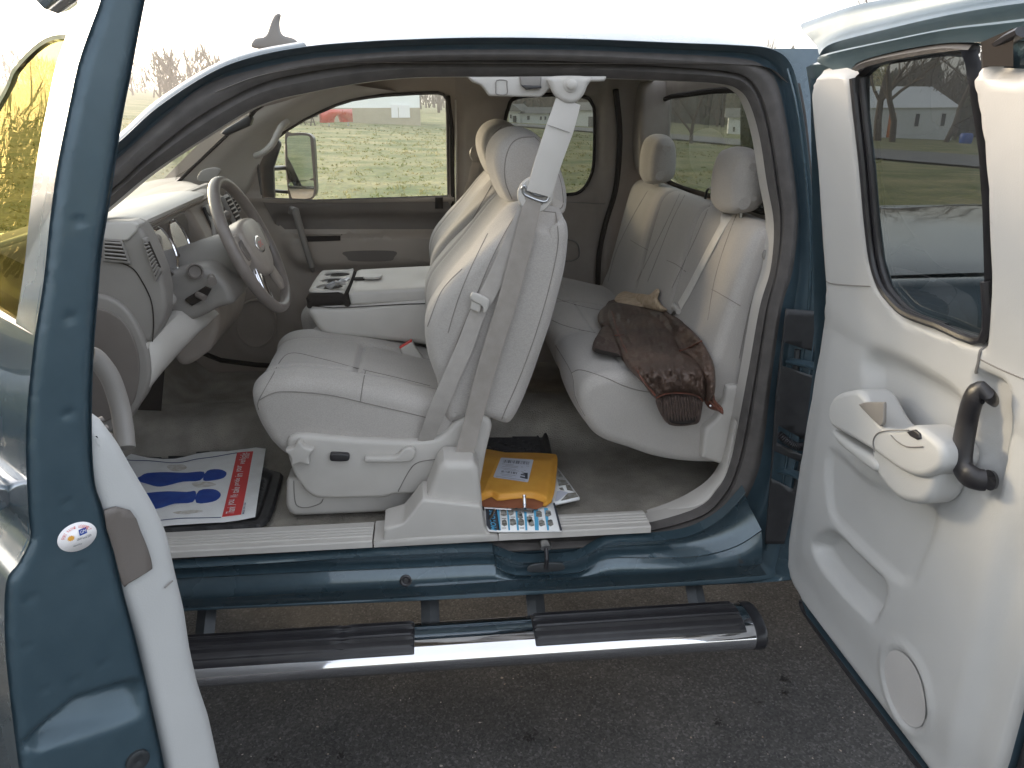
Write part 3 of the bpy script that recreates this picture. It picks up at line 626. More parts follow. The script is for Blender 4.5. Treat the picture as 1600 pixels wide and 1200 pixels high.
# ---- running board
def oval(x, rx=.082, rz=.046, n=36, cy=-.115, cz=.405): return [(x, cy+rx*math.copysign(abs(math.cos(t))**.85, math.cos(t)), cz+rz*math.copysign(abs(math.sin(t))**.85, math.sin(t))) for t in np.linspace(0, 2*math.pi, n, endpoint=False)]
V = []; xs = np.linspace(-2.0, .862, 30)
for x in xs: V += oval(x)
n = 36; Fc = [(i*n+k, i*n+(k+1) % n, (i+1)*n+(k+1) % n, (i+1)*n+k) for i in range(len(xs)-1) for k in range(n)]
RB = mesh('running_board', V, Fc, 'chrome', T, ang=60)
V = []
for x, s in ((.858, 1.0), (.858, 1.03), (.884, 1.03), (.892, .95), (.895, .6)): V += oval(x, .082*s, .046*s)
Fc = [(i*n+k, i*n+(k+1) % n, (i+1)*n+(k+1) % n, (i+1)*n+k) for i in range(4) for k in range(n)]+[tuple(4*n+k for k in range(n))]
mesh('end_cap', V, Fc, 'black', RB)
def pad(x0, x1, ribs=3, div=()):
    o_ = []
    def yz_(t, lift): # position on top surface; t 0 back..1 front
        th = R(150)-t*R(118); c, s = math.cos(th), math.sin(th); return (-.115-(-.082*math.copysign(abs(c)**.85, c)) if False else -.115+.082*math.copysign(abs(math.cos(R(30)+t*R(118))), math.cos(R(30)+t*R(118))), .405+(.046+lift)*abs(math.sin(R(30)+t*R(118)))**.85)
    V = []; nt_ = 61
    xs = np.concatenate([[x0, x0+.004], np.linspace(x0+.012, x1-.012, max(3, int((x1-x0)/.02))), [x1-.004, x1]])
    for x in xs:
        e = min(1, min(x-x0, x1-x)/.006)
        for k in range(nt_):
            t = k/(nt_-1); ed = min(1, min(t, 1-t)/.04); rib = 0
            if min(x-x0, x1-x) > .011 and all(abs(x-d) > .012 for d in div):
                for r_ in range(ribs):
                    c = .13+.74*(r_+.5)/ribs; dd_ = abs(t-c)/(.37/ribs); rib -= .0055*(1 if dd_ < .62 else 0)
                    rib += .004*(1 if .62 <= dd_ < .9 else 0)
            y, z = yz_(t, .010*ed*e+rib*ed*e if e*ed > 0 else -.002); V.append((x, y, z))
    Fc = [(i*nt_+k, i*nt_+k+1, (i+1)*nt_+k+1, (i+1)*nt_+k) for i in range(len(xs)-1) for k in range(nt_-1)]
    mesh('step_pad', V, Fc, 'black', RB, ang=30)
pad(.245, .835); pad(-1.9, -.075, div=(-.27,-.92))
for px_ in (322, 672, 835, 1080):
    x = at(px_, 950, y=.02)[0]; mb = MB()
    mb.tube([(x, -.09, .40), (x, -.02, .425), (x, .06, .50), (x, .16, .56)], .026, 4, flat=.35, ref=(0, 0, 1)); mb.build('mounting_bracket', 'bracket', RB)
# underbody: frame rail seen between rocker and board
MB().box((-2, .42, .42), (3.2, .52, .58)).build('frame_rail', 'bracket', T, smooth=False)
# front body, wheels and underbody blocks, mostly unseen, added to block the low sun
loft('front_fender', [[(x, y, z) for x in np.linspace(-1.22, -2.75, 9)] for y, z in ((.08, .55), (.02, .75), (-.02, 1.0), (-.01, 1.18), (.05, 1.27), (.35, 1.31), (.85, 1.33), (1.35, 1.31), (1.65, 1.27), (1.70, 1.0), (1.62, .55))], 'paint', T, m=2, sub=3)
mesh('grille', [(-2.75, .05, .5), (-2.75, 1.65, .5), (-2.75, 1.6, 1.3), (-2.75, .1, 1.3)], [(0, 1, 2, 3)], 'chrome', T)
for wx in (-1.95, 2.25):
    for wy, s_ in ((.06, 1), (1.64, -1)):
        wl_ = lathe('wheel', (wx, wy, .40), (0, s_, 0), [(.26, 0), (.36, .01), (.40, .04), (.40, .22), (.36, .25), (.2, .25)], 'rubber', T)
        lathe('rim', (wx, wy-.006*s_, .40), (0, s_, 0), [(.0, .03), (.08, .02), (.10, .05), (.22, .06), (.255, -.002), (.262, .006)], 'chrome', wl_)
MB().box((-2.4, .35, .30), (-.9, 1.35, .60)).build('engine_sun_block', 'rubber', T, smooth=False)
MB().box((-.9, .60, .32), (3.0, 1.25, .62)).build('drivetrain_sun_block', 'rubber', T, smooth=False)
# floor
def carpet():
    xs = np.linspace(-1.30, 1.02, 100); ys = np.linspace(.09, 1.64, 70); V = []
    for x in xs:
        for y in ys:
            z = .635+.12*math.exp(-((y-.86)/.16)**4)+.012*vnoise(x, y, 5, 2)
            if x < -1.02: z += (-1.02-x)*1.1
            if x > .55: z += .02*sst(np.array([x]), .55, .8)[0]
            z -= .022*math.exp(-((x+.25)/.5)**2)*0
            V.append((x, y, z))
    n = 70; mesh('carpet', V, [(i*n+k, i*n+k+1, (i+1)*n+k+1, (i+1)*n+k) for i in range(99) for k in range(n-1)], 'carpet', T, ang=80)
carpet()
# firewall below the dash
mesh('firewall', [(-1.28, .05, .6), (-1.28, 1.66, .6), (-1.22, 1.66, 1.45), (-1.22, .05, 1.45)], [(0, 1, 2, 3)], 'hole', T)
mesh('kick_panel', [(-1.30, .10, .62), (-.93, .10, .62), (-.88, .10, 1.05), (-.86, .10, 1.3), (-1.3, .10, 1.3)], [(0, 1, 2, 3, 4)], 'dark', T)
# sill plates
def sill_plate(x0, x1, y0, y1, ribs=True):
    V = []; ys = [y0-.004, y0, y0+.004]
    prof = [(y0-.002, .652), (y0, .668), (y0+.004, .671)]
    if ribs:
        for k in range(4):
            c = y0+.030+k*.0155; prof += [(c-.005, .671), (c-.003, .6745), (c+.003, .6745), (c+.005, .671)]
    prof += [(y1-.006, .671), (y1, .668), (y1+.002, .64)]
    for x in (x0, x1): V += [(x, a, b) for a, b in prof]
    n = len(prof); o = mesh('sill_plate', V, [(k, k+1, n+k+1, n+k) for k in range(n-1)]+[tuple(range(n)), tuple(range(n, 2*n))[::-1]], 'trim', T, ang=20)
    return o
sill_plate(-1.25, -.185, .006, .118); sill_plate(.165, .60, .006, .105)
slab('belt_base_plinth', [(-.181, .65), (-.181, .668), (-.05, .674), (.10, .674), (.162, .668), (.162, .65)], .004, .125, .003, 'trim', T, smooth=False, n=0)
# rear sill corner trim
SA = [(1025,826),(1060,812),(1100,790),(1128,758),(1140,722),(1152,660)]; SB = [(1010,797),(1045,785),(1080,768),(1110,745),(1128,712),(1140,655)]
loft('corner_trim', [[side(u, v, .08) for u, v in SA], [side(u, v, .085)+np.array([-.01, .0, .012]) for u, v in SA], [side(u, v, .15) for u, v in SB], [side(u, v, .17)+np.array([0, 0, -.05]) for u, v in SB]], 'trim', T, m=6, sub=2)
# belt anchor tower
tw = xz([(684,734),(694,723),(740,723),(749,736),(757,826),(752,836),(646,838),(642,828),(662,790)], .03)
slab('belt_tower', tw, .028, .155, .022, 'trim', T, smooth=False, n=90, disp=lambda x, y, z, N: -.05*sst(.16-y, .0, .13)*0*x)
fl = xz([(598,852),(600,826),(630,818),(645,800),(660,780),(752,790),(757,824),(764,834),(783,839),(783,846)], .012)
slab('tower_foot', fl, .010, .13, .008, 'trim', T, smooth=False, n=90)
# ---- passenger side inner wall, in picture-plane outlines mapped on the real side surface
def Yp(z): return 1.67-Yb(z)*.9
def ps(u, v, off=0.): return hit(u, v, lambda p: p[1]-Yp(p[2])+off)
W1 = [(402,250),(425,222),(450,202),(475,187),(500,175),(525,164),(550,156),(575,152),(600,149),(650,146),(684,145),(693,148),(698,156),(699,175),(700,307),(490,314),(450,312),(410,310),(405,275)]
W2 = smooth2([(806,153),(860,148),(912,151),(925,162),(929,180),(928,250),(922,278),(908,298),(885,304),(810,304),(790,292),(786,260),(788,200),(794,170)], 4)
def fP(off=0): return lambda A: np.array([ps(a[0], a[1], off) for a in A])
Pd = [(235,300),(300,235),(400,140),(480,100),(713,100),(710,300),(709,420),(700,600),(640,660),(330,640),(240,560)]
def fdoor(A):
    rec = -.018*sst(sd(A, [(425,330),(704,330),(704,360),(440,360)]), 0, 8)
    arm = .05*sst(sd(A, smooth2([(446,372),(500,366),(690,364),(698,380),(688,415),(600,420),(480,420),(450,402)])), 0, 7)
    spk = -.012*sst(34-np.hypot((A[:, 0]-400), (A[:, 1]-505)*.9), 0, 3)
    low = .014*sst(sd(A, smooth2([(362,455),(440,440),(470,470),(470,560),(380,560),(352,500)])), 0, 6)
    led = .025*sst(324-A[:, 1], 0, 10)*sst(A[:, 1]-300, 0, 10)
    return np.array([ps(a[0], a[1], o) for a, o in zip(A, rec+arm+spk+low+led)])
PD = plate('passenger_door', Pd, [W1], 7, fdoor, 'trimb', T, ang=60)
plate('door_upper_panel', [(411,316),(440,318),(700,315),(707,330),(706,362),(452,364),(430,350)], [], 7, lambda A: np.array([ps(a[0], a[1], .027-.03*sst(sd(A, [(425,332),(712,332),(712,372),(425,372)])[i:i+1], 0, 9)[0]) for i, a in enumerate(A)]), 'dark', PD)
plate('door_glass', W1, [], 0, fP(-.02), 'gls', PD)
wr = [ps(u, v, .004) for u, v in W1]; MB().tube(wr, .007, 6, closed=True).build('window_seal', 'seal', PD)
plate('switch_panel', [(478,369),(532,368),(532,376),(480,378)], [], 0, fP(.056), 'hole', PD)
plate('door_pull_cup', smooth2([(540,393),(614,392),(616,402),(606,408),(552,408),(542,402)]), [], 0, fP(.054), 'dark', PD)
MB().tube([ps(*p, .028) for p in ((454,334),(456,326))]+[ps(*p, .075) for p in ((461,328),(466,345),(473,370),(482,400),(487,416))]+[ps(489, 422, .04)], [.010, .013, .015, .014, .013, .013, .013, .010], 12, flat=1.1).build('grab_handle', 'mid', PD)
plate('lock_slider', [(680,309),(692,309),(692,326),(680,326)], [], 0, fP(.034), 'hole', PD, thick=.008)
MB().tube([ps(400+31*math.cos(t), 505+37*math.sin(t), .014) for t in np.linspace(0, 6.28, 33)[:-1]], .006, 6, closed=True).build('speaker_ring', 'trimb', PD)
MB().tube([ps(u, v, .012) for u, v in ((534,366),(534,392))], .0018, 4).build('panel_seam', 'hole', PD)
MB().tube([ps(u, v, .03) for u, v in ((300,535),(318,552),(345,563),(400,570),(480,575))], .012, 6).build('door_seal', 'hole', PD)
MB().tube([ps(u, v, .012) for u, v in ((700,150),(706,200),(708,307),(708,360),(703,420))], .009, 6).build('door_seal', 'hole', PD)
MB().tube([ps(u, v, .02) for u, v in ((712,156),(713,220),(713,307),(712,360),(704,425))], .004, 6).build('seal_edge', 'trim', PD)
Pr = [(711,95),(1010,95),(1010,640),(700,640),(712,420)]
def fq(A):
    o = .02*sst(sd(A, smooth2([(715,170),(780,150),(775,330),(720,330)])), 0, 20)+.035*sst(A[:, 0]-935, 0, 12)-.03*sst(-sd(A, W2), 0, 14)*0
    o = o+.02*(1-sst(-sd(A, W2), 0, 12))*-1
    return np.array([ps(a[0], a[1], q) for a, q in zip(A, o)])
SP = plate('quarter_panel_trim', Pr, [W2], 8, fq, 'headl', T, ang=60)
plate('quarter_glass', W2, [], 0, fP(-.04), 'tint', SP)
MB().tube([ps(u, v, -.012) for u, v in W2], .008, 6, closed=True).build('window_seal', 'hole', SP)
MB().tube([ps(u, v, .05) for u, v in cr([(962,140),(968,200),(967,250),(961,300),(946,350),(936,400),(934,456)], 5)], .0125, 8).build('door_seal', 'hole', SP)
MB().tube([ps(u, v, .03) for u, v in cr([(870,372),(900,378),(905,400),(890,408),(868,404)], 4)], .004, 6).build('panel_seam', 'mid', SP)
MB().tube([ps(u, v, .03) for u, v in ((880,315),(925,318),(950,319))], .002, 4).build('panel_seam', 'mid', SP)
# passenger A pillar trim between windshield and window
Wc = [(226,303),(250,299),(275,287),(300,263),(335,230),(367,200),(397,174),(440,148),(500,125)]; Wy = np.linspace(1.30, 1.42, 9)
Dc = [(300,345),(345,330),(385,305),(403,262),(425,222),(450,202),(500,174),(550,155),(620,143)]
w3 = [at(u, v, y=y) for (u, v), y in zip(Wc, Wy)]; d3 = [ps(u, v, .0) for u, v in Dc]
loft('pillar_trim', [w3, [(a*.6+b*.4)+np.array([0, -.045, .0]) for a, b in zip(w3, d3)], [(a*.25+b*.75)+np.array([0, -.035, .0]) for a, b in zip(w3, d3)], d3], 'trim', T, m=5, sub=3)
MB().tube([p+np.array([0, -.002, 0]) for p in cr(w3, 4)], .006, 6).build('windshield_seal', 'hole', T)
gh = [at(u, v, y=y) for u, v, y in ((400,243,1.47),(412,238,1.43),(425,226,1.41),(433,211,1.41),(440,198,1.42),(449,190,1.46))]
MB().tube(cr(gh, 4), .013, 10).build('pillar_grab_handle', 'trim', T)
slab('tweeter_grille', xz([(308,277),(316,266),(334,262),(344,266),(340,276),(328,284),(312,284)], 1.27), 1.268, 1.29, .004, 'mid', T, n=40)
# windshield glass: driver pillar to passenger pillar
ws0 = [np.array(c3[i]) for i in range(0, 7)]; ws1 = [w3[i] for i in (0, 1, 3, 4, 6, 7, 8)]
loft('windshield', [ws0, [(a+b)/2+np.array([-.08, 0, .02]) for a, b in zip(ws0, ws1)], ws1], 'gls', T, m=4, sub=4)
# ---- cab back wall and rear glass
def bkx(z): return 1.03-.10*max(0, z-1.35)
def bk(u, v, off=0.): return hit(u, v, lambda p: p[0]-bkx(p[2])+off)
RW = [tuple(bk(*p)[1:3]) for p in smooth2([(1041,155),(1080,147),(1120,142),(1160,141),(1174,150),(1183,170),(1189,200),(1196,240),(1204,300),(1205,326),(1190,330),(1150,316),(1100,303),(1062,291),(1044,280),(1037,260),(1035,230),(1036,180)], 3)]
fb = lambda o: (lambda A: np.array([(bkx(b)-o, a, b) for a, b in A]))
BW = plate('cab_back_wall', [(.12,.62),(1.64,.62),(1.64,1.4),(1.55,1.90),(.26,1.90),(.13,1.4)], [RW], .05, fb(0), 'headl', T)
plate('rear_glass', RW, [], 0, fb(-.015), 'tint', BW)
MB().tube([(bkx(b)-.006, a, b) for a, b in RW], .010, 6, closed=True).build('window_seal', 'hole', BW)
slab('pillar_pad', [(1.0, 1.53), (.90, 1.53), (.88, 1.8), (.9, 1.88), (1.0, 1.88)], 1.43, 1.58, .02, 'headl', T)
MB().tube([bk(u, v, .02) for u, v in ((976,205),(978,225),(990,232),(1008,236))], .006, 6).build('panel_seam', 'mid', BW)
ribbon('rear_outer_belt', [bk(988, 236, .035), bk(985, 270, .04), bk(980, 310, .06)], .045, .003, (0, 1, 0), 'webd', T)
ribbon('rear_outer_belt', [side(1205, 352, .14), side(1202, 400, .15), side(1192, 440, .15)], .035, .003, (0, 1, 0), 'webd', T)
MB().tube([bk(1109+7*math.cos(t), 313-19*math.sin(t), .05) for t in np.linspace(-.3, 3.44, 16)], .0045, 8).build('child_seat_loop', 'black', T)
# C pillar buckle near the right edge
lathe('belt_buckle', side(1201, 398, .13), (-.3, -1, 0), [(.018, 0), (.018, .012), (.012, .016)], 'mid', T)
# ---- bed, tonneau cover
MB().box((1.16, .10, .62), (3.3, .16, 1.335)).box((1.16, 1.60, .62), (3.3, 1.66, 1.335)).box((1.16, .16, .62), (1.20, 1.60, 1.335))
bd = MB(); bd.tube([(1.16, .05, .60), (1.16, .03, .9), (1.16, .05, 1.25), (1.16, .08, 1.345)], .001, 3)
loft('bed_side', [[(x, y, z) for x in np.linspace(1.13, 3.4, 8)] for y, z in ((.06, .55), (.02, .75), (-.005, 1.0), (.005, 1.2), (.03, 1.31), (.06, 1.345), (.12, 1.348), (.13, 1.33))], 'paint', T, m=2, sub=3)
loft('bed_side', [[(x, y, z) for x in np.linspace(1.13, 3.4, 8)] for y, z in ((1.64, .55), (1.70, 1.0), (1.66, 1.31), (1.60, 1.348), (1.55, 1.33))], 'paint', T, m=2, sub=3)
mesh('bed_front', [(1.14, .06, .55), (1.14, 1.64, .55), (1.14, 1.60, 1.34), (1.14, .10, 1.34)], [(0, 1, 2, 3)], 'paint', T)
tn = []
for x in np.linspace(1.15, 3.38, 24): tn.append([(x, y, 1.352+.028*abs(math.sin(math.pi*(y-.14)/1.44))**.6+.0015*math.sin(x*9+y*3)) for y in np.linspace(.14, 1.58, 22)])
loft('tonneau_cover', tn, 'tonneau', T, m=1)
# ---- overhead trim and belt upper anchor
slab('overhead_trim', xz([(731,120),(738,128),(752,133),(760,143),(764,150),(845,152),(858,140),(870,130),(945,127),(948,119)], .17), .165, .20, .006, 'trim', T, smooth=False, n=120)
tr_ = MB().tube([at(u, v, y=.160) for u, v in cr([(776,126),(791,126),(792,132),(792,147),(776,147),(775,140)], 3, True)], .0013, 4, closed=True).build('coat_hook_cover', 'mid', T)
slab('latch_recess', xz([(812,120),(846,120),(845,134),(838,137),(820,137),(813,132)], .158), .155, .172, .003, 'mid', T, smooth=False, n=60)
slab('latch_recess_lip', xz([(814,133),(846,134),(846,138),(822,140)], .148), .146, .158, .002, 'black', T, smooth=False, n=40)
slab('belt_anchor_cover', xz([(858,120),(860,135),(868,150),(882,160),(898,161),(911,150),(918,135),(921,120)], .135), .130, .160, .012, 'trim', T, n=60)
lathe('anchor_knob', at(892, 132, y=.130), (0, -1, 0), [(.019, -.002), (.018, .004), (.012, .006), (.012, .016), (.009, .019), (.003, .020)], 'trim', T)
# ---- belts
bs = ribbon('belt_sleeve', [at(888, 158, y=.145), at(875, 200, y=.14), at(857, 252, y=.138), at(842, 303, y=.138)], .068, .012, (1, 0, .35), 'trim', T, ws=[.063, .070, .068, .066])
ribbon('sleeve_seam', [at(855, 195, y=.131), at(890, 207, y=.131)], .0016, .002, (0, 0, 1), 'mid', bs)
dr = lathe('belt_guide', at(836, 304, y=.152), (0.05, -1, 0), [(.047, -.002), (.047, .006), (.043, .010), (.030, .010), (.028, .004)], 'trim', T)
MB().tube([at(u, v, y=.140) for u, v in cr([(816,294),(819,303),(830,309),(848,315),(856,312),(858,302),(850,306),(836,304),(824,297),(819,290)], 3, True)], .0035, 8, closed=True).build('guide_slot', 'steel', dr)
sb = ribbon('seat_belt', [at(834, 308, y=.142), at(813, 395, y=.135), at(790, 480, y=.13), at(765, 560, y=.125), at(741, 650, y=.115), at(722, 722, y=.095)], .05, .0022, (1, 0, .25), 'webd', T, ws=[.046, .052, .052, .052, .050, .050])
ribbon('belt_return', [at(829, 308, y=.150), at(800, 378, y=.148), at(772, 440, y=.145), at(745, 492, y=.140), at(727, 540, y=.137), at(704, 592, y=.135), at(684, 640, y=.14), at(664, 690, y=.165)], .048, .0022, (1, 0, .25), 'web', sb, ws=[.04, .044, .044, .042, .046, .046, .05, .044])
P = at(746, 482, y=.125)
lp = slab('latch_plate', xz([(736,459),(742,457),(762,466),(764,474),(760,486),(755,487),(753,478),(736,468)], .125), .118, .134, .004, 'trim', sb, n=60)
slab('latch_tongue', xz([(737,468),(752,476),(749,488),(735,482)], .126), .124, .129, .001, 'trim', sb, smooth=False, n=30)
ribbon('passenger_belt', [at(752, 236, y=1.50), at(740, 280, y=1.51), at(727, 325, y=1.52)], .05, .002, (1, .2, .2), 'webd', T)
ribbon('passenger_belt', [at(722, 345, y=1.52), at(708, 390, y=1.52), at(695, 430, y=1.50)], .05, .002, (1, .2, .2), 'web', T)
slab('passenger_latch', xz([(715,318),(721,316),(734,326),(731,332),(727,331),(722,345),(714,344),(717,328)], 1.505), 1.50, 1.508, .002, 'steel', T, smooth=False, n=50)
lathe('passenger_belt_guide', at(746, 240, y=1.50), (.3, -1, 0), [(.035, 0), (.035, .008), (.022, .012)], 'mid', T)
# ---- front seats
def g(d, w_, dep): return -dep*np.exp(-(d/w_)**2)
def seat(y0, near=True, dx=0., cont=True, suffix=''):
    Y1 = y0+.54
    S = None
    cu = [(-.495,.99),(-.498,1.03),(-.485,1.06),(-.45,1.078),(-.38,1.082),(-.28,1.07),(-.17,1.045),(-.06,1.015),(.03,.985),(.06,.95),(.05,.86),(-.1,.83),(-.3,.83),(-.41,.85),(-.455,.89),(-.48,.94)]
    cu = [(a+dx, b) for a, b in cu]
    def dc(x, y, z, N):
        x = x-dx
        t = (y-y0)/.54; up = np.clip(N[:, 1], 0, 1)+np.clip(-N[:, 0], 0, 1)*.8
        d = .016*np.exp(-((t-.13)/.09)**2)+.016*np.exp(-((t-.87)/.09)**2)
        d = d+g(t-.235, .014, .012)+g(t-.765, .014, .012)
        inn = (t > .22) & (t < .78)
        d = d+np.where(inn, g(x+.228, .008, .013), 0)+np.where(inn & (x < -.228), .006, 0)
        return d*np.clip(up, 0, 1)+.0022*vnoise(x, y*np.ones_like(x), 14, 5)
    CU = slab('seat_cushion', cu, y0, Y1, .032, 'cloth', T, n=260, K=84, disp=dc, rs=9)
    pp = resample(cr(np.array(cu), 6, True), 120)
    bo = xz([(682,591),(668,550),(664,510),(674,475),(700,440),(732,403),(760,368),(785,338),(806,322),(835,320),(868,327),(885,338),(884,400),(868,470),(845,545),(818,618),(800,652),(788,658),(757,648),(730,650),(700,655),(690,630)], .20)
    bo = [(a+dx, b) for a, b in bo]
    def db(x, y, z, N):
        t = (y-y0)/.54; fr = np.clip(-N[:, 0], 0, 1)
        d = -.022*np.exp(-((t-.5)/.24)**6)+g(t-.22, .014, .012)+g(t-.78, .014, .012)
        inn = (t > .2) & (t < .8); d = d+np.where(inn, g(z-1.13, .009, .013), 0)
        top = sst(z, 1.46, 1.56); d = d-.0*top
        sh = -.045*sst(np.abs(t-.5), .30, .52)*sst(z, 1.36, 1.56)
        bk_ = np.clip(N[:, 0], 0, 1)
        return d*fr+sh*np.clip(N[:, 1], 0, 1)+.002*vnoise(z, y*np.ones_like(z), 12, 6)
    SBk = slab('seat_back', bo, y0-.02, Y1+.01, .036, 'cloth', T, n=220, K=80, disp=db, rs=10)
    # side seam of the back panel
    ho = xz([(800,316),(785,300),(773,268),(771,245),(776,228),(788,214),(807,207),(830,211),(850,226),(868,252),(880,278),(886,305),(884,328),(875,336),(850,331)], .31)
    ho = [(a+dx, b) for a, b in ho]
    H = slab('headrest', ho, y0+.10, y0+.40, .045, 'cloth', T, n=110, K=10, rs=9, bulge=.012)
    for yy in (y0+.19, y0+.31):
        MB().tube([(.33+dx, yy, 1.47), (.325+dx, yy, 1.56)], .006, 8).build('headrest_post', 'steel', T)
    return CU, SBk, H
CU, SB_, HR = seat(.18)
CU2, SB2, HR2 = seat(.99, False, .02)
for px in ([(404,626),(425,615),(450,612),(512,617),(580,632),(640,646),(684,657)], [(424,590),(450,553),(500,560),(560,576),(620,590),(672,603)], [(571,580),(567,600),(563,628)], [(412,650),(430,640),(470,640),(560,652),(650,668)][:0] or [(404,640),(404,626),(424,590)]): seams('stitching', [CU], px)
for px in ([(812,325),(790,362),(768,405),(745,460),(722,515),(702,570),(694,610),(693,648)], [(868,332),(872,380),(858,450),(836,525),(812,590),(790,640),(784,655)], [(812,325),(840,329),(868,332)], [(668,510),(690,455),(722,420)], [(762,365),(735,420),(715,470),(700,520)]): seams('stitching', [SB_], px)
seams('stitching', [HR], [(800,311),(790,285),(789,255),(797,228),(812,216),(835,214)]); seams('stitching', [HR], [(836,214),(858,240),(872,270),(879,300),(877,325),(850,326),(812,314)])
seams('stitching', [HR2], [(768,258),(764,235),(770,212),(784,198)]); seams('stitching', [SB2], [(768,290),(740,340),(712,395),(705,420)]); seams('stitching', [SB2], [(783,290),(758,340),(732,385)])
# centre seat under the console
slab('centre_seat_cushion', [(-.46,.93),(-.46,.99),(-.42,1.03),(-.35,1.045),(0,1.0),(.04,.9),(-.4,.86)], .735, .98, .04, 'cloth', T)
# console
ct = [(-.395,1.222),(-.272,1.222)]
CN = slab('centre_console', [(-.345,1.085),(-.385,1.13),(-.395,1.18),(-.262,1.182),(.12,1.19),(.15,1.0),(0,1.035),(-.2,1.065)], .625, 1.005, .022, 'trim', T, n=110)
slab('console_lid', [(-.262,1.181),(-.268,1.222),(-.25,1.228),(0,1.236),(.14,1.236),(.14,1.19),(.0,1.186)], .632, 1.0, .012, 'trim', CN, smooth=False, n=120)
slab('cup_holder_tray', [(-.400,1.176),(-.405,1.205),(-.392,1.2225),(-.276,1.2255),(-.268,1.218),(-.264,1.182)], .628, 1.002, .020, 'hole', CN, smooth=False, n=110)
def hole_plate():
    quad_ = [(-.392, .645), (-.277, .640), (-.277, .99), (-.385, .985)]
    holes = []
    for (cx, cy) in ((-.335, .715), (-.330, .81), (-.328, .91)):
        holes.append([(cx+.044*math.cos(t), cy+.043*math.sin(t)) for t in np.linspace(0, 6.28, 25)[:-1]])
    plate('cup_holder_top', smooth2([(-.385, .650), (-.30, .645), (-.278, .65), (-.278, .985), (-.30, .99), (-.37, .985), (-.392, .95), (-.396, .7)], 3), holes, 0, lambda A: np.stack([A[:, 0], A[:, 1], np.full(len(A), 1.2285)], 1), 'trim', CN, thick=.006, off=-1)
    for h in holes:
        c = np.mean(h, 0); lathe('cup_holder', (c[0], c[1], 1.15), (0, 0, 1), [(.001, .0), (.040, .002), (.0438, .0735)], 'black', CN)
hole_plate()
slab('lid_latch', [(-.225,-.022), (-.175,-.026), (-.172,.026), (-.225,.022)], 1.234, 1.242, .002, 'trim', CN, MP=lambda a, b, c: (a, .81+b, c), n=40)
slab('latch_slot', [(-.262,-.018), (-.226,-.018), (-.226,.018), (-.262,.018)], 1.229, 1.2345, .001, 'hole', CN, MP=lambda a, b, c: (a, .81+b, c), smooth=False, n=20)
MB().tube([at(u, v, y=.624) for u, v in ((486,478),(520,481),(552,480),(600,477),(640,475),(684,474))], .0016, 5).build('lid_gap', 'hole', CN)
# buckle
bk1 = slab('belt_buckle', xz([(625,543),(644,532),(650,542),(690,600),(662,610),(630,556)], .60), .585, .61, .005, 'trim', T, smooth=False, n=60)
slab('release_button', xz([(624,541),(643,530),(645,535),(627,546)], .60), .588, .607, .002, 'red', bk1, smooth=False, n=30)
# seat base shells and controls
sh = xz([(448,690),(452,683),(462,679),(480,679),(556,686),(637,689),(681,686),(696,676),(712,659),(731,649),(755,649),(766,655),(769,666),(759,708),(748,769),(700,772),(656,772),(612,772),(606,777),(525,779),(494,778),(478,768),(459,741),(450,712)], .165)
SS = slab('seat_side_shield', sh, .158, .225, .014, 'trim', T, smooth=False, n=160)
MB().tube([at(u, v, y=.1565) for u, v in cr([(622,768),(640,735),(655,722),(690,717),(735,716)], 5)], .0014, 5).build('shield_seam', 'mid', SS)
tk = xz([(447,752),(451,748),(470,748),(660,742),(700,770),(690,797),(560,803),(462,807),(452,803),(446,790)], .20)
slab('seat_track_cover', tk, .195, .30, .018, 'trim', T, smooth=False, n=120)
MB().tube([at(u, v, y=.193) for u, v in cr([(459,751),(460,775),(464,790),(480,793),(500,787),(505,780)], 4)], .0014, 5).build('cover_seam', 'mid', SS)
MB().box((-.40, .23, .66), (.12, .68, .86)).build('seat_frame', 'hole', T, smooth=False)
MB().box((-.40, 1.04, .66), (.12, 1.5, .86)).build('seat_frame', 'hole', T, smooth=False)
kc = at(469, 708, y=.14)
slab('star_knob', [(kc[0]+(.040 if k % 2 == 0 else .026)*math.cos(k*math.pi/5+.3), kc[2]+(.040 if k % 2 == 0 else .026)*math.sin(k*math.pi/5+.3)) for k in range(10)], .128, .160, .006, 'trim', SS, n=90)
slab('power_switch', xz([(516,709),(520,707),(542,708),(546,711),(546,716),(541,719),(520,719),(516,716)], .15), .140, .160, .004, 'black', SS, n=50)
slab('recline_lever', xz([(571,716),(575,713),(612,713),(622,710),(630,702),(640,698),(648,702),(649,710),(642,719),(630,721),(574,721)], .145), .136, .160, .006, 'trim', SS, n=90)
slab('trim_clip', xz([(635,683),(652,682),(654,687),(636,688)], .19), .186, .20, .001, 'trim', SS, smooth=False, n=30)
# ---- rear bench
def drc(x, y, z, N):
    up = np.clip(N[:, 1], 0, 1)+np.clip(-N[:, 0], 0, 1)
    d = g(y-.63, .006, .008)+g(y-1.04, .006, .008)+.010*np.exp(-((y-.40)/.16)**4)+.010*np.exp(-((y-1.28)/.16)**4)
    d = d+g(x-.55, .007, .006)*((y > .22) & (y < 1.5))-.012*sst(x, .6, .85)
    d = d+.05*sst(.40-y, 0, .24)*np.clip(-N[:, 0], 0, 1)*0
    return d*np.clip(up, 0, 1)+.003*vnoise(x, y*np.ones_like(x), 9, 8)
rcu = [(.415,1.0),(.425,1.045),(.46,1.07),(.53,1.078),(.62,1.065),(.72,1.045),(.84,1.03),(.90,1.02),(.90,.80),(.80,.775),(.66,.80),(.56,.84),(.475,.88),(.43,.94)]
RC = slab('rear_seat_cushion', rcu, .165, 1.52, .035, 'cloth', T, n=180, K=110, disp=drc, rs=9)
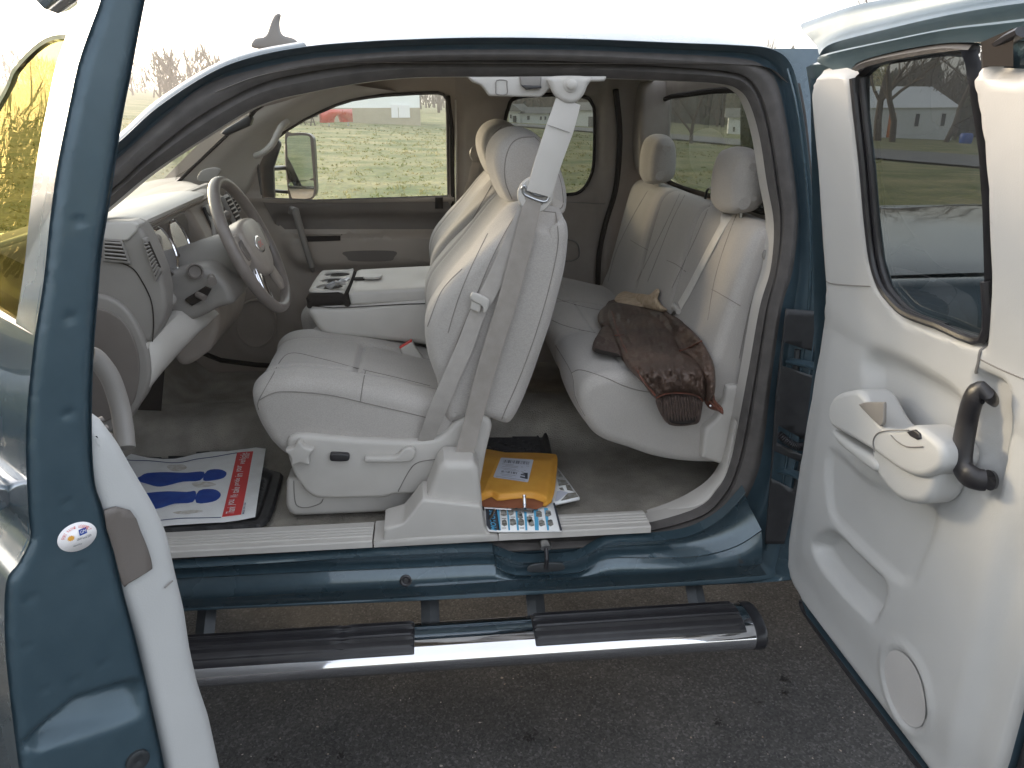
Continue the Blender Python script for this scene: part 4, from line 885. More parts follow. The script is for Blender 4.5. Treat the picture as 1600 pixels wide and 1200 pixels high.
def drb(x, y, z, N):
    fr = np.clip(-N[:, 0], 0, 1); d = 0
    for c in (.62, 1.05): d = d+g(y-c, .010, .018)
    for a, b, zz in ((.30, .52, 1.20), (.73, .94, 1.22), (1.17, 1.38, 1.26)): d = d+0
    for c in (.41, 1.28): d = d+.012*np.exp(-((y-c)/.13)**4)*-1*sst(z, 1.05, 1.3)+.016
    top = -.018*np.exp(-((y-.835)/.2)**6)*np.clip(N[:, 1], 0, 1)*0
    return d*fr+top+.002*vnoise(z, y*np.ones_like(z), 9, 11)
rbo = [(.80,1.0),(.825,1.12),(.855,1.25),(.885,1.38),(.905,1.45),(.925,1.475),(.955,1.485),(.99,1.475),(1.0,1.40),(1.0,1.1),(.96,.98)]
RBk = slab('rear_seat_back', rbo, .15, 1.53, .032, 'cloth', T, n=160, K=120, disp=drb, rs=8)
for px in ([(893,583),(908,578),(946,590),(975,603),(1004,611),(1060,618),(1100,622)], [(868,540),(893,583),(899,620),(914,650)], [(862,500),(880,508),(905,515),(930,520)], [(850,455),(880,470),(915,480),(945,486)]): seams('stitching', [RC], px)
for px in ([(1012,298),(985,345),(962,395),(950,440)], [(1062,303),(1040,350),(1015,400),(995,440)], [(1070,305),(1050,345),(1030,395),(1012,440)], [(1105,322),(1085,370),(1065,410),(1048,455)][:0] or [(1110,318),(1090,365),(1068,412),(1050,450)],
    [(1152,332),(1132,385),(1116,440),(1106,500)], [(1204,360),(1192,420),(1172,480),(1155,560)], [(985,375),(998,383),(1013,391)], [(1042,407),(1056,413),(1072,425)], [(1112,452),(1130,462),(1157,478)]): seams('stitching', [RBk], px, r=.0011)
def hrest(y0, y1, px):
    ho = px
    return slab('headrest', ho, y0, y1, .05, 'cloth2', T, n=90, K=8, rs=8, bulge=.01)
hrest(.29, .53, [(.875,1.51),(.865,1.56),(.868,1.62),(.885,1.665),(.92,1.675),(.955,1.66),(.97,1.60),(.965,1.53),(.93,1.505)])
hrest(1.16, 1.40, [(.875,1.51),(.865,1.56),(.868,1.62),(.885,1.665),(.92,1.675),(.955,1.66),(.97,1.60),(.965,1.53),(.93,1.505)])
for y in (.37, .46, 1.24, 1.33): MB().tube([(.925, y, 1.46), (.92, y, 1.53)], .006, 8).build('headrest_post', 'steel', T)
P_ = [bk(1141, 326, .05), at(1120, 366, y=.66), at(1098, 410, y=.70), at(1072, 455, y=.74), at(1058, 478, y=.76)]
# belt lies along the seat back surface
def onback(u, v, o=.012): return hit(u, v, lambda p: p[0]-(.80+(p[2]-1.0)*.235-o-.016))
P_ = [bk(1142, 325, .06)]+[surf([RBk], u, v, .012) for u, v in ((1136,340),(1118,373),(1098,411),(1078,450),(1062,478))]
rb = ribbon('rear_centre_belt', P_, .040, .003, (0, 1, .3), 'webl', T)
q = surf([RBk], 1057, 482, .014); MB().tube([q+np.array([0, .028, .004]), q-np.array([0, .028, .004])], .010, 8).build('belt_slider', 'trim', rb)
for s in (-.008, .008): a = surf([RBk], 1056, 486, .012)+np.array([0, s, 0]); b = surf([RBk], 1044, 500, .012)+np.array([0, s, 0]); MB().tube([a, b], .003, 6).build('buckle_stalk', 'steel', rb)
slab('seat_end_bolster', xz([(1094,712),(1138,727),(1150,660),(1160,612),(1163,602),(1145,598),(1132,600),(1128,622),(1118,650),(1098,668)], .15), .13, .24, .012, 'trim', T, smooth=False, n=90)
# ---- dash
dash = [(-1.22,1.42),(-1.05,1.47),(-.90,1.512),(-.78,1.527),(-.735,1.520),(-.725,1.505),(-.76,1.48),(-.80,1.42),(-.79,1.36),(-.76,1.30),(-.74,1.22),(-.80,1.14),(-.95,1.05),(-1.2,1.0)]
DA = slab('dashboard', dash, .14, 1.55, .02, 'trimb', T, n=140, K=20, MP=lambda a, b, c: (a-.22*sst(np.array([c]), .85, 1.55)[0]*(1.0), c, b-.012*sst(np.array([c]), .9, 1.5)[0]), disp=lambda x, y, z, N: 0*x)
slab('dash_pad', [(-1.2,1.435),(-1.05,1.485),(-.90,1.522),(-.78,1.538),(-.722,1.530),(-.716,1.518),(-.74,1.508),(-.85,1.50),(-1.1,1.44)], .16, .78, .012, 'trim', DA, n=100)
ec = xz([(140,356),(165,349),(206,347),(218,352),(226,365),(240,395),(252,425),(258,455),(260,480),(256,500),(246,520),(238,534),(206,537),(140,560)], .12)
EC = slab('dash_end_cap', ec, .115, .20, .012, 'mid', DA, smooth=False, n=120)
slab('end_cap_top', xz([(140,352),(165,347),(208,345),(218,350),(214,361),(200,376),(140,380)], .112), .108, .16, .006, 'trim', EC, smooth=False, n=80)
MB().tube([at(u, v, y=.113) for u, v in cr([(140,395),(170,405),(205,418),(222,440),(236,470),(240,505),(238,534)], 5)], .0016, 5).build('panel_seam', 'hole', EC)
pts = cr([(140,458),(160,460),(185,471),(205,490),(222,520),(233,552),(236,585),(228,615),(212,640),(195,662),(140,690)], 6)
fc = slab('fuse_cover', xz([tuple(p) for p in pts], .108), .100, .16, .010, 'mid', DA, smooth=False, n=120)
slab('fuse_cover_face', xz([tuple(p) for p in cr([(140,480),(165,485),(190,500),(207,525),(217,560),(216,600),(200,640),(140,670)], 5)], .097), .0955, .11, .004, 'dark', DA, smooth=False, n=90)
def vent(pl, y, n, name='air_vent', dpt=.02, slat=(1, 0)):
    o = slab(name, xz(pl, y), y-.004, y+dpt, .003, 'mid', DA, smooth=False, n=80)
    q = np.array(pl, float); c = q.mean(0); inn = [tuple(c+(p-c)*.80) for p in q]
    slab('vent_opening', xz(inn, y-.006), y-.006, y+.01, .001, 'hole', o, smooth=False, n=60)
    a, b, c_, d = [np.array(p) for p in inn[:4]]
    for k in range(n):
        f = (k+.5)/n; p = a+(d-a)*f; r = b+(c_-b)*f
        MB().tube([at(*p, y=y-.008), at(*r, y=y-.008)], .0028, 4).build('vent_slat', 'mid', o)
vent([(160,372),(190,374),(204,412),(160,408)], .108, 5)
vent([(190,374),(160,372),(160,408),(204,412)], .108, 0) if 0 else None
vent([(222,372),(229,372),(252,424),(244,440)], .105, 9)
def fvent(c, hw, hh, n, nm='air_vent'):
    """vent facing the seats: centre, half width along y, half height"""
    c = np.array(c); ez = np.array([-.35, 0, .94]); f = lambda a, b, o: c+np.array([0, a, 0])+ez*b+np.array([.94, 0, .35])*o
    V, Fc = [], []
    o = slab(nm, [(-hw,-hh),(hw,-hh),(hw*.9,hh),(-hw*.9,hh)], 0, .016, .004, 'mid', DA, smooth=False, n=60, MP=lambda a, b, c_: tuple(f(a, b, c_)))
    slab('vent_opening', [(-hw*.82,-hh*.86),(hw*.82,-hh*.86),(hw*.74,hh*.86),(-hw*.74,hh*.86)], .014, .0175, .0005, 'hole', o, smooth=False, n=40, MP=lambda a, b, c_: tuple(f(a, b, c_)))
    for k in range(n):
        b = -hh*.8+1.6*hh*(k+.5)/n; MB().tube([f(-hw*.78, b, .019), f(hw*.78, b, .019)], .0030, 4).build('vent_slat', 'trimb', o)
fvent((-.755, .70, 1.44), .038, .062, 7); fvent((-.70, 1.02, 1.43), .040, .065, 7); fvent((-.79, 1.44, 1.42), .03, .045, 5)
slab('centre_stack', [(-.80,1.50),(-.745,1.495),(-.715,1.44),(-.69,1.36),(-.68,1.25),(-.70,1.10),(-.75,1.02),(-.85,1.02)], .66, 1.10, .02, 'trimb', DA, n=80)
for k, (y, z) in enumerate(((.80, 1.47), (.92, 1.47), (.86, 1.42), (.80, 1.38), (.92, 1.38))):
    lathe('control_knob', (-.735+(1.5-z)*.35, y, z), (1, 0, .3), [(.020, 0), (.018, .02), (.006, .022)], 'trim', DA, k=18)
slab('radio_face', [(.76, 1.395), (.96, 1.395), (.95, 1.485), (.77, 1.485)], 0, .01, .003, 'black', DA, smooth=False, n=60, MP=lambda a, b, c: (-.735+(1.5-b)*.32+c, a, b))
# instrument cluster
slab('cluster_housing', [(.235,1.28),(.235,1.44),(.26,1.50),(.60,1.50),(.63,1.46),(.63,1.30),(.58,1.27)], -.86, -.735, .01, 'cluster', DA, MP=MYZ, smooth=False, n=100)
for y in (.33, .47): 
    lathe('gauge_bezel', (-.77, y, 1.41), (1, 0, .28), [(.055, 0), (.068, .035), (.072, .05), (.068, .055), (.060, .04), (.052, .012), (.0, .012)], 'cluster', DA)
    lathe('gauge_ring', (-.748, y, 1.418), (1, 0, .28), [(.064, .028), (.067, .031), (.064, .032), (.062, .029)], 'chrome', DA)
    lathe('gauge_dial', (-.76, y, 1.412), (1, 0, .28), [(.05, .006), (.0, .007)], 'black', DA)
slab('lower_column_panel', xz([(228,440),(285,415),(330,408),(360,428),(375,462),(350,472),(310,490),(282,480),(262,470),(240,470)], .38), .30, .60, .02, 'mid', DA, n=90)
lathe('power_outlet', at(305, 424, y=.295), (.3, -1, .2), [(.022, -.004), (.022, .004), (.018, .006), (.016, -.002), (.001, -.004)], 'dark', DA)
slab('release_slot', xz([(288,468),(320,448),(330,452),(322,466),(300,478)], .292), .288, .31, .003, 'hole', DA, smooth=False, n=40)
MB().tube([at(308, 460, y=.285), at(320, 466, y=.27)], .009, 8).build('release_handle', 'dark', DA)
lathe('headlight_knob', at(262, 467, y=.19), (.5, -1, .2), [(.020, -.02), (.020, .012), (.016, .016), (.001, .017)], 'mid', DA)
UP = [(206,536,.118),(236,534,.125),(262,508,.19),(290,482,.33),(312,478,.44),(328,480,.52)]; LO = [(186,660,.118),(214,625,.13),(250,580,.2),(300,526,.33),(318,508,.44),(329,492,.52)]
u3 = [at(a, b, y=y) for a, b, y in UP]; l3 = [at(a, b, y=y) for a, b, y in LO]
u3b = [p+np.array([-.05, .04, -.004]) for p in u3]
loft('knee_bolster', [u3b, u3, [(a+b)/2+np.array([.028, -.012, -.006]) for a, b in zip(u3, l3)], l3, [p+np.array([-.10, .06, .02]) for p in l3]], 'trim', DA, m=6, sub=3)
slab('fuse_side_strip', xz([(206,538),(232,536),(231,560),(220,600),(200,640),(188,662),(200,620),(212,580)], .11), .106, .13, .003, 'trim', DA, smooth=False, n=60)
plate('brake_pedal_pad', [(192,640),(258,570),(252,642)], [], 0, lambda A: np.array([at(a[0], a[1], y=.55) for a in A]), 'hole', T)
# steering column + wheel
wc = np.array([-.518, .46, 1.412]); ax = np.array([.925, 0, .38]); ax /= np.linalg.norm(ax); e1 = np.array([0, 1, 0]); e2 = np.cross(ax, e1); e2 = e2 if e2[2] > 0 else -e2
wp = lambda a, b, c: tuple(wc+e1*a+e2*b+ax*c)
MB().tube([wc-ax*.02, wc-ax*.08, wc-ax*.16, wc-ax*.30], [.055, .068, .075, .08], 20).build('steering_column', 'mid', T)
MB().tube([wc-ax*.10+e1*-.04, wc-ax*.10-e1*.15-e2*.02, wc-ax*.09-e1*.20-e2*.03], [.009, .008, .013], 10).build('turn_signal_stalk', 'dark', T)
MB().tube([wc-ax*.10+e1*.03+e2*.04, wc-ax*.09+e1*.10+e2*.10, wc-ax*.06+e1*.15+e2*.10], [.012, .011, .014], 10).build('gear_lever', 'dark', T)
Rw = .197
SW = MB().tube([wp(Rw*math.sin(t), Rw*math.cos(t), 0) for t in np.linspace(0, 2*math.pi, 73)[:-1]], .0150, 16, closed=True, flat=1.12, ref=tuple(ax)).build('steering_wheel', 'wheelm', T)
slab('wheel_hub', [(-.105,.055),(-.05,.075),(.05,.075),(.105,.055),(.11,0),(.075,-.07),(.0,-.095),(-.075,-.07),(-.11,0)], -.035, .022, .014, 'wheelp', SW, MP=wp, n=90)
for sgn in (-1, 1):
    slab('wheel_spoke', [(sgn*.09,.045),(sgn*.19,.040),(sgn*.19,-.03),(sgn*.10,-.03)], -.012, .008, .008, 'wheelp', SW, MP=wp, n=60)
    slab('wheel_spoke', [(sgn*.04,-.07),(sgn*.075,-.04),(sgn*.125,-.14),(sgn*.09,-.17)], -.012, .006, .007, 'chrome' if sgn < 0 else 'wheelp', SW, MP=wp, n=60)
slab('wheel_switches', [(-.150,.025),(-.105,.03),(-.105,-.02),(-.140,-.022)], .002, .012, .003, 'dark', SW, MP=wp, n=40)
slab('wheel_switches', [(.150,.025),(.105,.03),(.105,-.02),(.140,-.022)], .002, .012, .003, 'dark', SW, MP=wp, n=40)
slab('emblem_ring', [(.043*math.cos(t), .026*math.sin(t)-.005) for t in np.linspace(0, 6.28, 25)[:-1]], .018, .025, .002, 'chrome', SW, MP=wp, n=60)
slab('emblem_plate', [(.038*math.cos(t), .021*math.sin(t)-.005) for t in np.linspace(0, 6.28, 25)[:-1]], .020, .0262, .001, 'wheelp', SW, MP=wp, n=60)
text('emblem_letters', 'GMC', [wp(-.024, -.013, .0266), wp(.024, -.013, .0266), wp(.024, .004, .0266), wp(-.024, .004, .0266)], 'redp', SW, lift=(0, 0, 0))
# rear view mirror
mr = [at(u, v, y=.78) for u, v in ((346,208),(352,202),(392,178),(396,186),(392,196),(356,212))]
slab('rear_view_mirror', [(p[0], p[2]) for p in mr], .76, .80, .008, 'black', T, smooth=False, n=50)
MB().tube([at(388, 185, y=.78), at(398, 172, y=.80)], .008, 8).build('mirror_stem', 'black', T)
slab('sun_visor', [(.0,0),(.34,.02),(.34,.04),(.0,.02)], .22, .70, .009, 'headl', T, MP=lambda a, b, c: (-.46+a, c, 1.80+b+.25*a))
# ---- passenger tow mirror
TM = slab('side_mirror', [(1.95-.12, 0), (1.95+.05, 0), (1.95+.05, 0)], 0, .01, .001, 'black', T, smooth=False, n=0) if 0 else None
def towm():
    y = 1.95; c = at(469, 260, y=y)
    # housing outline in the picture plane at depth y
    px = [(447,214),(455,209),(475,209),(485,213),(489,225),(492,280),(493,300),(488,310),(470,314),(458,312),(450,300),(447,280),(444,240)]
    H = slab('side_mirror', xz(px, y), y-.02, y+.14, .03, 'black', T, n=100, smooth=True)
    fn = lambda A: np.array([at(a[0], a[1], y=y-.0225) for a in A])
    def tilt(A):
        B = fn(A); B[:, 1] += -.004+.12*(B[:, 0]-c[0]); return B
    plate('mirror_rim', smooth2([(445,212),(456,208),(478,208),(488,214),(491,230),(494,290),(493,304),(486,312),(465,314),(455,312),(450,300)], 3), [], 0, lambda A: fn(A)+np.array([0, .003, 0]), 'dark', H)
    plate('mirror_glass', smooth2([(449,216),(458,212),(478,212),(485,217),(487,240),(489,278),(452,281),(450,240)], 3), [], 0, tilt, 'mirror', H)
    plate('wide_angle_glass', smooth2([(453,285),(489,282),(490,300),(485,309),(465,311),(457,309),(454,300)], 3), [], 0, lambda A: tilt(A), 'mirror', H)
    MB().tube([at(448, 262, y=y+.03), at(425, 263, y=y-.08), at(404, 265, y=1.72)], .022, 10, flat=.5).build('mirror_arm', 'black', H)
    MB().tube([at(450, 300, y=y+.03), at(425, 298, y=y-.08), at(404, 299, y=1.72)], .014, 10, flat=.6).build('mirror_arm', 'black', H)
    slab('mirror_base', xz([(398,250),(432,212),(440,225),(428,262),(430,310),(404,310)], 1.72), 1.70, 1.74, .008, 'black', T, smooth=False, n=60)
towm()
# roof antenna
P = at(430, 71, y=.85)
AN = slab('roof_antenna', [(-.075, -.01), (-.07, .02), (-.03, .03), (-.005, .075), (.012, .098), (.03, .10), (.022, .07), (.03, .035), (.075, .02), (.08, -.01)], -.022, .022, .012, 'mid', T, n=70, MP=lambda a, b, c: (P[0]+a*.85, .85+c*.8, P[2]+b*.9))
# ================================================================== REAR DOOR (child of truck)
SK = [(u, v) for u, v in ()]
FREE = -.965
trim_out = yz([(1262,150),(1264,125),(1272,110),(1290,103),(1310,102),(1322,108),(1330,122)], 0)
WH = yz([(1330,122),(1336,180),(1345,260),(1352,340),(1360,405),(1372,445),(1388,468),(1412,490),(1460,508),(1532,531),(1536,440),(1533,330),(1527,240),(1516,165),(1507,128)], 0)
rt_out = yz([(1513,112),(1527,88),(1541,72),(1548,84),(1547,106),(1590,108),(1600,98)], 0)
bot = yz([(1440,1200),(1350,1080),(1290,1000),(1250,945),(1232,912),(1225,880),(1228,840),(1245,720),(1265,600),(1282,500),(1285,450),(1277,340),(1270,250)], 0)
outer = trim_out+WH[1:-1]+[yz([(1507,128)], 0)[0]]+rt_out+[(-.93, 1.85), (-.965, 1.7), (-.965, 1.5), (-.965, 1.3), (FREE, 1.0), (-.965, .75), (-.955, .60), (-.93, .555), (-.87, .545)]+bot
def Z(px): return yz(px, 0)
WG = WH[1:-1]+yz([(1506,100),(1498,78),(1440,85),(1385,95),(1350,106),(1335,120)], 0)
pocket = smooth2(Z([(1274,853),(1288,834),(1303,829),(1322,842),(1370,890),(1388,908),(1391,925),(1384,945),(1373,969),(1362,966),(1320,925),(1288,885)]), 4)
scoop = smooth2(Z([(1352,600),(1352,560),(1368,541),(1400,548),(1450,572),(1495,600),(1520,640),(1505,700),(1470,745),(1380,700),(1355,640)]), 4)
lowarea = smooth2(Z([(1300,700),(1365,750),(1470,790),(1440,900),(1420,915),(1400,905),(1340,850),(1300,800)]), 4)
hrec = smooth2(Z([(1528,583),(1550,585),(1575,600),(1586,640),(1580,700),(1570,770),(1555,775),(1540,760),(1535,640)]), 4)
spc = Z([(1418,1075)])[0]; spr = abs(Z([(1418, 1015)])[0][1]-Z([(1418, 1135)])[0][1])/2
def rel(A):
    o = .030*sst(sd(A, scoop), -.005, .05)*-1
    o = o-.042*sst(sd(A, pocket), -.002, .018)
    o = o-.010*sst(sd(A, lowarea), -.004, .02)
    o = o-.028*sst(sd(A, hrec), -.002, .012)
    d = np.hypot(A[:, 0]-spc[0], A[:, 1]-spc[1]); o = o+.006*np.exp(-((d-spr*1.12)/.010)**2)-.003*(d < spr)
    o = o+.008*sst(A[:, 1]-.6, 0, .12)*sst(-A[:, 0]-.14, 0, .08)*sst(1.42-A[:, 1], 0, .1)      # the field of the panel stands proud of its rim
    o = o-.02*sst(-A[:, 0]-.84, 0, .06)*sst(1.25-A[:, 1], 0, .2)
    e = -sd(A, outer) if False else sd(A, outer); o = o-.022*(1-sst(e, 0, .022))
    return o
def fr(A): 
    o = rel(A); return np.array([(Xd(b)-q, a, b) for (a, b), q in zip(A, o)])
RD = plate('rear_door', outer, [], .010, fr, 'doorgrey', T, ang=70)
def skin(A, off): return np.array([(Xd(b)+off, a, b) for a, b in A])
c_ = np.mean(outer, 0); sk_out = [(a*1.0, b) for a, b in outer]
# outer skin of the door with a window opening
skin_out = [(-.07, 1.885), (-.20, 1.905), (-.50, 1.915), (-.80, 1.915), (-.96, 1.88), (-.985, 1.5), (-1.0, 1.3), (-1.015, 1.0), (-1.01, .7), (-1.0, .52), (-.95, .50), (-.25, .50), (-.16, .52), (-.13, .6), (-.11, .8), (-.09, 1.2), (-.10, 1.5), (-.10, 1.75), (-.08, 1.84)]
whole = None
WGm = np.mean(WG, 0); WG2 = [(WGm[0]+(a-WGm[0])*1.07, WGm[1]+(b-WGm[1])*1.03) for a, b in WG]
plate('outer_skin', skin_out, [WG2], .05, lambda A: np.array([(Xd(b)+.035+.05*(1-sst(np.array([b]), 1.25, 1.42)[0])+.02*math.sin(max(0, min(1, (1.3-b)/.8))*math.pi), a, b) for a, b in A]), 'paint', RD, thick=.004)
# rim between trim and skin
def rim(pl, x0, x1, nm, mt, par, close=False):
    a = [np.array((Xd(q[1])+x0, q[0], q[1])) for q in pl]; b = [np.array((Xd(q[1])+x1, q[0], q[1])) for q in pl]
    V = a+b; n = len(a); return mesh(nm, V, [(k, (k+1) % n, n+(k+1) % n, n+k) for k in range(n if close else n-1)], mt, par)
low = [(-.955, 1.3), (-.97, 1.0), (-.97, .75), (-.96, .59), (-.93, .545), (-.70, .535), (-.25, .53), (-.14, .60), (-.12, .8), (-.11, 1.2), (-.10, 1.5), (-.14, 1.86)]
rim(low, .010, .10, 'door_shell', 'jamb', RD)
edge = [(-.93,1.55), (-.975, 1.3), (-.985, 1.0), (-.985, .75), (-.975, .57), (-.94, .525), (-.70, .515), (-.25, .512), (-.19, .53)]
MB().tube([(Xd(b)+.03, a, b) for a, b in cr(edge, 4)], .014, 8).build('door_edge_seal', 'black', RD)
pin = [(Xd(b)+.055, a-.012, b) for a, b in cr(edge, 4)]
MB().tube(pin, .016, 8).build('door_flange', 'paint', RD)
wn = [(Xd(q[1])+.055, q[0], q[1]) for q in WH]
plate('door_glass', WG, [], 0, lambda A: skin(A, .020), 'tintd', RD)
rim(WG, .002, .030, 'window_reveal', 'black', RD, True)
MB().tube([(Xd(q[1])+.004, q[0], q[1]) for q in cr(WH[:11], 4)], .008, 8).build('window_seal', 'black', RD)
MB().tube([(Xd(q[1])+.016, q[0]-.010, q[1]) for q in cr(WH[:9], 4)], .007, 8).build('window_seal', 'black', RD)
# upper frame
T0 = [(1252,37),(1330,10),(1400,-4),(1480,-20),(1560,-34),(1640,-48)]; T1 = [(1280,86),(1300,68),(1400,42),(1480,24),(1560,10),(1640,0)]
T2 = [(1276,96),(1290,84),(1400,60),(1480,44),(1560,34),(1640,24)]; T3 = [(1327,120),(1340,98),(1400,80),(1470,68),(1530,66),(1640,62)]
f3 = lambda L, o: [rd(u, v, o) for u, v in L]
loft('upper_frame', [f3(T0, .10), [(a*.8+b*.2)+np.array([-.006, 0, .0]) for a, b in zip(f3(T0, .095), f3(T1, .06))], [(a*.3+b*.7)+np.array([.006, 0, 0]) for a, b in zip(f3(T0, .09), f3(T1, .055))], f3(T1, .04), [p+np.array([.02, 0, 0]) for p in f3(T2, .035)], f3(T2, .015), [(a+b)/2+np.array([-.004, 0, 0]) for a, b in zip(f3(T2, .02), f3(T3, .02))], f3(T3, .02)], 'jamb', RD, m=6, sub=3)
t_ = [(1330,118),(1350,100),(1400,88),(1470,78),(1512,76),(1530,90)]
MB().tube(cr(f3([(1332,125),(1340,108),(1365,97),(1420,86),(1480,77),(1522,80)], .03), 4), .011, 8).build('frame_seal', 'black', RD)
# latch parts near the top right
lx = [rd(1548, 95, .01), rd(1555, 78, .0), rd(1575, 62, -.01), rd(1598, 50, -.01)]
MB().tube(cr(lx, 3), .012, 8, flat=.6).build('latch_arm', 'black', RD)
MB().tube([rd(1545, 78, -.005), rd(1547, 104, -.005)], .011, 10).build('latch_roller', 'black', RD)
plate('latch_well', Z([(1549,66),(1600,44),(1600,104),(1551,104)]), [], 0, lambda A: skin(A, .004-.02), 'hole', RD)
# trim seams
sm = lambda px, nm='panel_seam', r=.0014, mt='mid', par=RD: MB().tube([(Xd(b)-rel(np.array([[a, b]]))[0]-.0006, a, b) for a, b in cr(Z(px), 5)], r, 5).build(nm, mt, par)
sm([(1284,436),(1300,443),(1330,446),(1374,448)]); sm([(1530,560),(1560,575),(1600,592)])
sm([(1532,533),(1531,560),(1528,583)], r=.003)
# speaker grille
V = [(Xd(spc[1])-rel(np.array([[spc[0]+spr*.96*math.cos(t)*k, spc[1]+spr*.96*math.sin(t)*k]]))[0]-.004, spc[0]+spr*.96*math.cos(t)*k, spc[1]+spr*.96*math.sin(t)*k) for k in (1, .9) for t in np.linspace(0, 6.283, 49)[:-1]]
V.append((V[60][0]-.001, spc[0], spc[1])); mesh('speaker_grille', V, [(i, (i+1) % 48, 48+(i+1) % 48, 48+i) for i in range(48)]+[(48+i, 48+(i+1) % 48, 96) for i in range(48)], mat('speaker_cloth', (.50, .485, .475), .9, c2=(.46, .445, .435), ns=400, bump=.6, bs=900), RD)
# armrest
def rslab(nm, px, x0, x1, r, mt, par, off=None, **k):
    px = [((u if u < 1390 else 1390+(u-1390)*.74), v-(0 if u < 1390 else (u-1390)*.06)) for u, v in px]
    o = px if off is None else px
    P2 = yz(px, x0); return slab(nm, P2, x0, x1, r, mt, par, MP=lambda a, b, c: (Xd(b)+c, a, b), **k)
AR = rslab('armrest', [(1292,655),(1293,635),(1303,618),(1322,611),(1345,613),(1372,660),(1400,672),(1440,668),(1482,690),(1500,708),(1501,730),(1490,742),(1455,750),(1410,737),(1362,705),(1320,680),(1299,668)], -.084, -.01, .013, 'doorgrey', RD, n=140, rs=8)
rslab('pull_pocket', [(1340,632),(1352,628),(1381,628),(1380,662),(1375,667),(1362,655)], -.0875, -.08, .003, 'mid', AR, smooth=False, n=50)
rslab('armrest_base', [(1363,692),(1362,722),(1372,748),(1400,778),(1430,789),(1462,790),(1482,770),(1495,725),(1455,725),(1410,715)], -.070, -.005, .016, 'doorgrey', AR, n=100, rs=8)
rslab('armrest_front_lip', [(1298,672),(1305,690),(1330,712),(1366,738),(1366,718),(1330,694)], -.075, -.01, .010, 'doorgrey', AR, n=70)
rslab('cup_slot', [(1425,677),(1440,674),(1452,681),(1455,689),(1447,691),(1432,684)], -.0872, -.08, .002, 'black', AR, smooth=False, n=40)
MB().tube(yz([(1300,664),(1320,678),(1362,703),(1410,735),(1455,748),(1492,742)], -.107) and [rd(u, v, -.0855) for u, v in cr([(1366,706),(1364,690),(1370,678),(1385,673),(1420,672)], 4)], .0012, 5).build('panel_seam', 'mid', AR)
MB().tube([rd(u, v, -.0855) for u, v in cr([(1392,680),(1402,690),(1418,698),(1442,698)], 5)], .0012, 5).build('panel_seam', 'mid', AR)
HD = MB().tube([rd(u, v, o) for (u, v), o in zip(cr([(1552,624),(1541,615),(1526,616),(1517,634),(1510,665),(1504,700),(1504,728),(1514,743),(1532,750),(1550,750)], 3), np.interp(np.linspace(0, 1, 28), [0, .1, .25, .8, .95, 1], [-.005, -.03, -.04, -.045, -.03, -.005]))], list(np.interp(np.linspace(0, 1, 28), [0, .15, .5, .75, 1], [.014, .020, .022, .022, .017])), 16, ref=(1, 0, 0), flat=.62).build('door_handle', 'black', RD)
# ================================================================== FRONT DOOR
Hn = np.array([-1.15, -.02]); Ff = np.array([-.456, -.874]); hv = Hn-Ff; LEN = np.linalg.norm(hv); hv /= LEN; wv = np.array([hv[1], -hv[0]])   # wv: towards the cabin
if wv[0] < 0: wv = -wv
def fd(u, v, s=0.): return hit(u, v, lambda p: (p[0]-Ff[0])*hv[0]+(p[1]-Ff[1])*hv[1]-s)
def FD(w_, z, s): return (Ff[0]+hv[0]*s+wv[0]*w_, Ff[1]+hv[1]*s+wv[1]*w_, z)
def wz(px, s=0.): 
    o = []
    for u, v in px: p = fd(u, v, s); o.append((float((p[0]-Ff[0])*wv[0]+(p[1]-Ff[1])*wv[1]), float(p[2])))
    return o
Lx = [(163,-40),(158,0),(140,50),(123,100),(110,160),(92,250),(80,333),(69,437),(55,525),(44,627),(41,700),(45,800),(48,842),(30,880),(10,912),(8,1000),(15,1080),(30,1200),(50,1330),(70,1420)]
Rx = [(240,-40),(228,0),(207,110),(192,187),(180,267),(170,333),(160,394),(154,467),(149,525),(145,612),(145,700),(150,760),(163,800),(187,900),(213,1000),(233,1083),(258,1200),(280,1330),(285,1420)]
face = wz(Lx)+wz(Rx)[::-1]
scp = wz([(35,1165),(60,1140),(120,1092),(205,1066),(218,1068),(226,1082),(228,1108),(222,1126),(170,1142),(120,1155),(60,1172)])
dim = [wz([p])[0] for p in ((124,345),(110,496),(107,647),(105,785),(127,882),(48,936),(44,1010),(162,1037),(118,1064),(70,1078))]
scz0, scz1 = min(q[1] for q in scp), max(q[1] for q in scp)
def fface(A):
    e = sd(A, face); o = .010*(1-sst(e, 0, .010))
    s_ = sd(A, scp); o = o+.045*sst(s_, -.008, .020)*np.clip((A[:, 1]-scz0)/(scz1-scz0), 0, 1)
    for d in dim: o = o+.0028*np.exp(-(np.hypot(A[:, 0]-d[0], A[:, 1]-d[1])/.0055)**4)
    o = o+.0015*vnoise(A[:, 0], A[:, 1], 7, 21)
    return np.array([FD(a, b, q) for (a, b), q in zip(A, o)])
FDO = plate('front_door', face, [], .0065, fface, 'jamb', T, ang=60)
lw = wz(Lx); rw = wz(Rx)
belt_i = 6
ex_low = [q for q in lw if q[1] < 1.60]; in_low = [q for q in rw if q[1] < 1.60]
def strip(nm, prof, s0, s1, mt, par, bulge=0, rev=0):
    rows = []
    for s in np.linspace(s0, s1, 12): rows.append([FD(a+bulge*math.sin(math.pi*(s-s0)/(s1-s0)), b, s) for a, b in prof])
    return loft(nm, rows, mt, par, m=4, ang=50)
strip('outer_skin', ex_low, .002, LEN, 'paint', FDO, bulge=-.012); strip('inner_skin', in_low, .002, LEN, 'jamb', FDO)
exu = [q for q in lw if q[1] >= 1.50]; inu = [q for q in rw if q[1] >= 1.50]
strip('frame_outer', exu, .002, .085, 'paint', FDO); strip('frame_inner', inu, .002, .085, 'jamb', FDO)
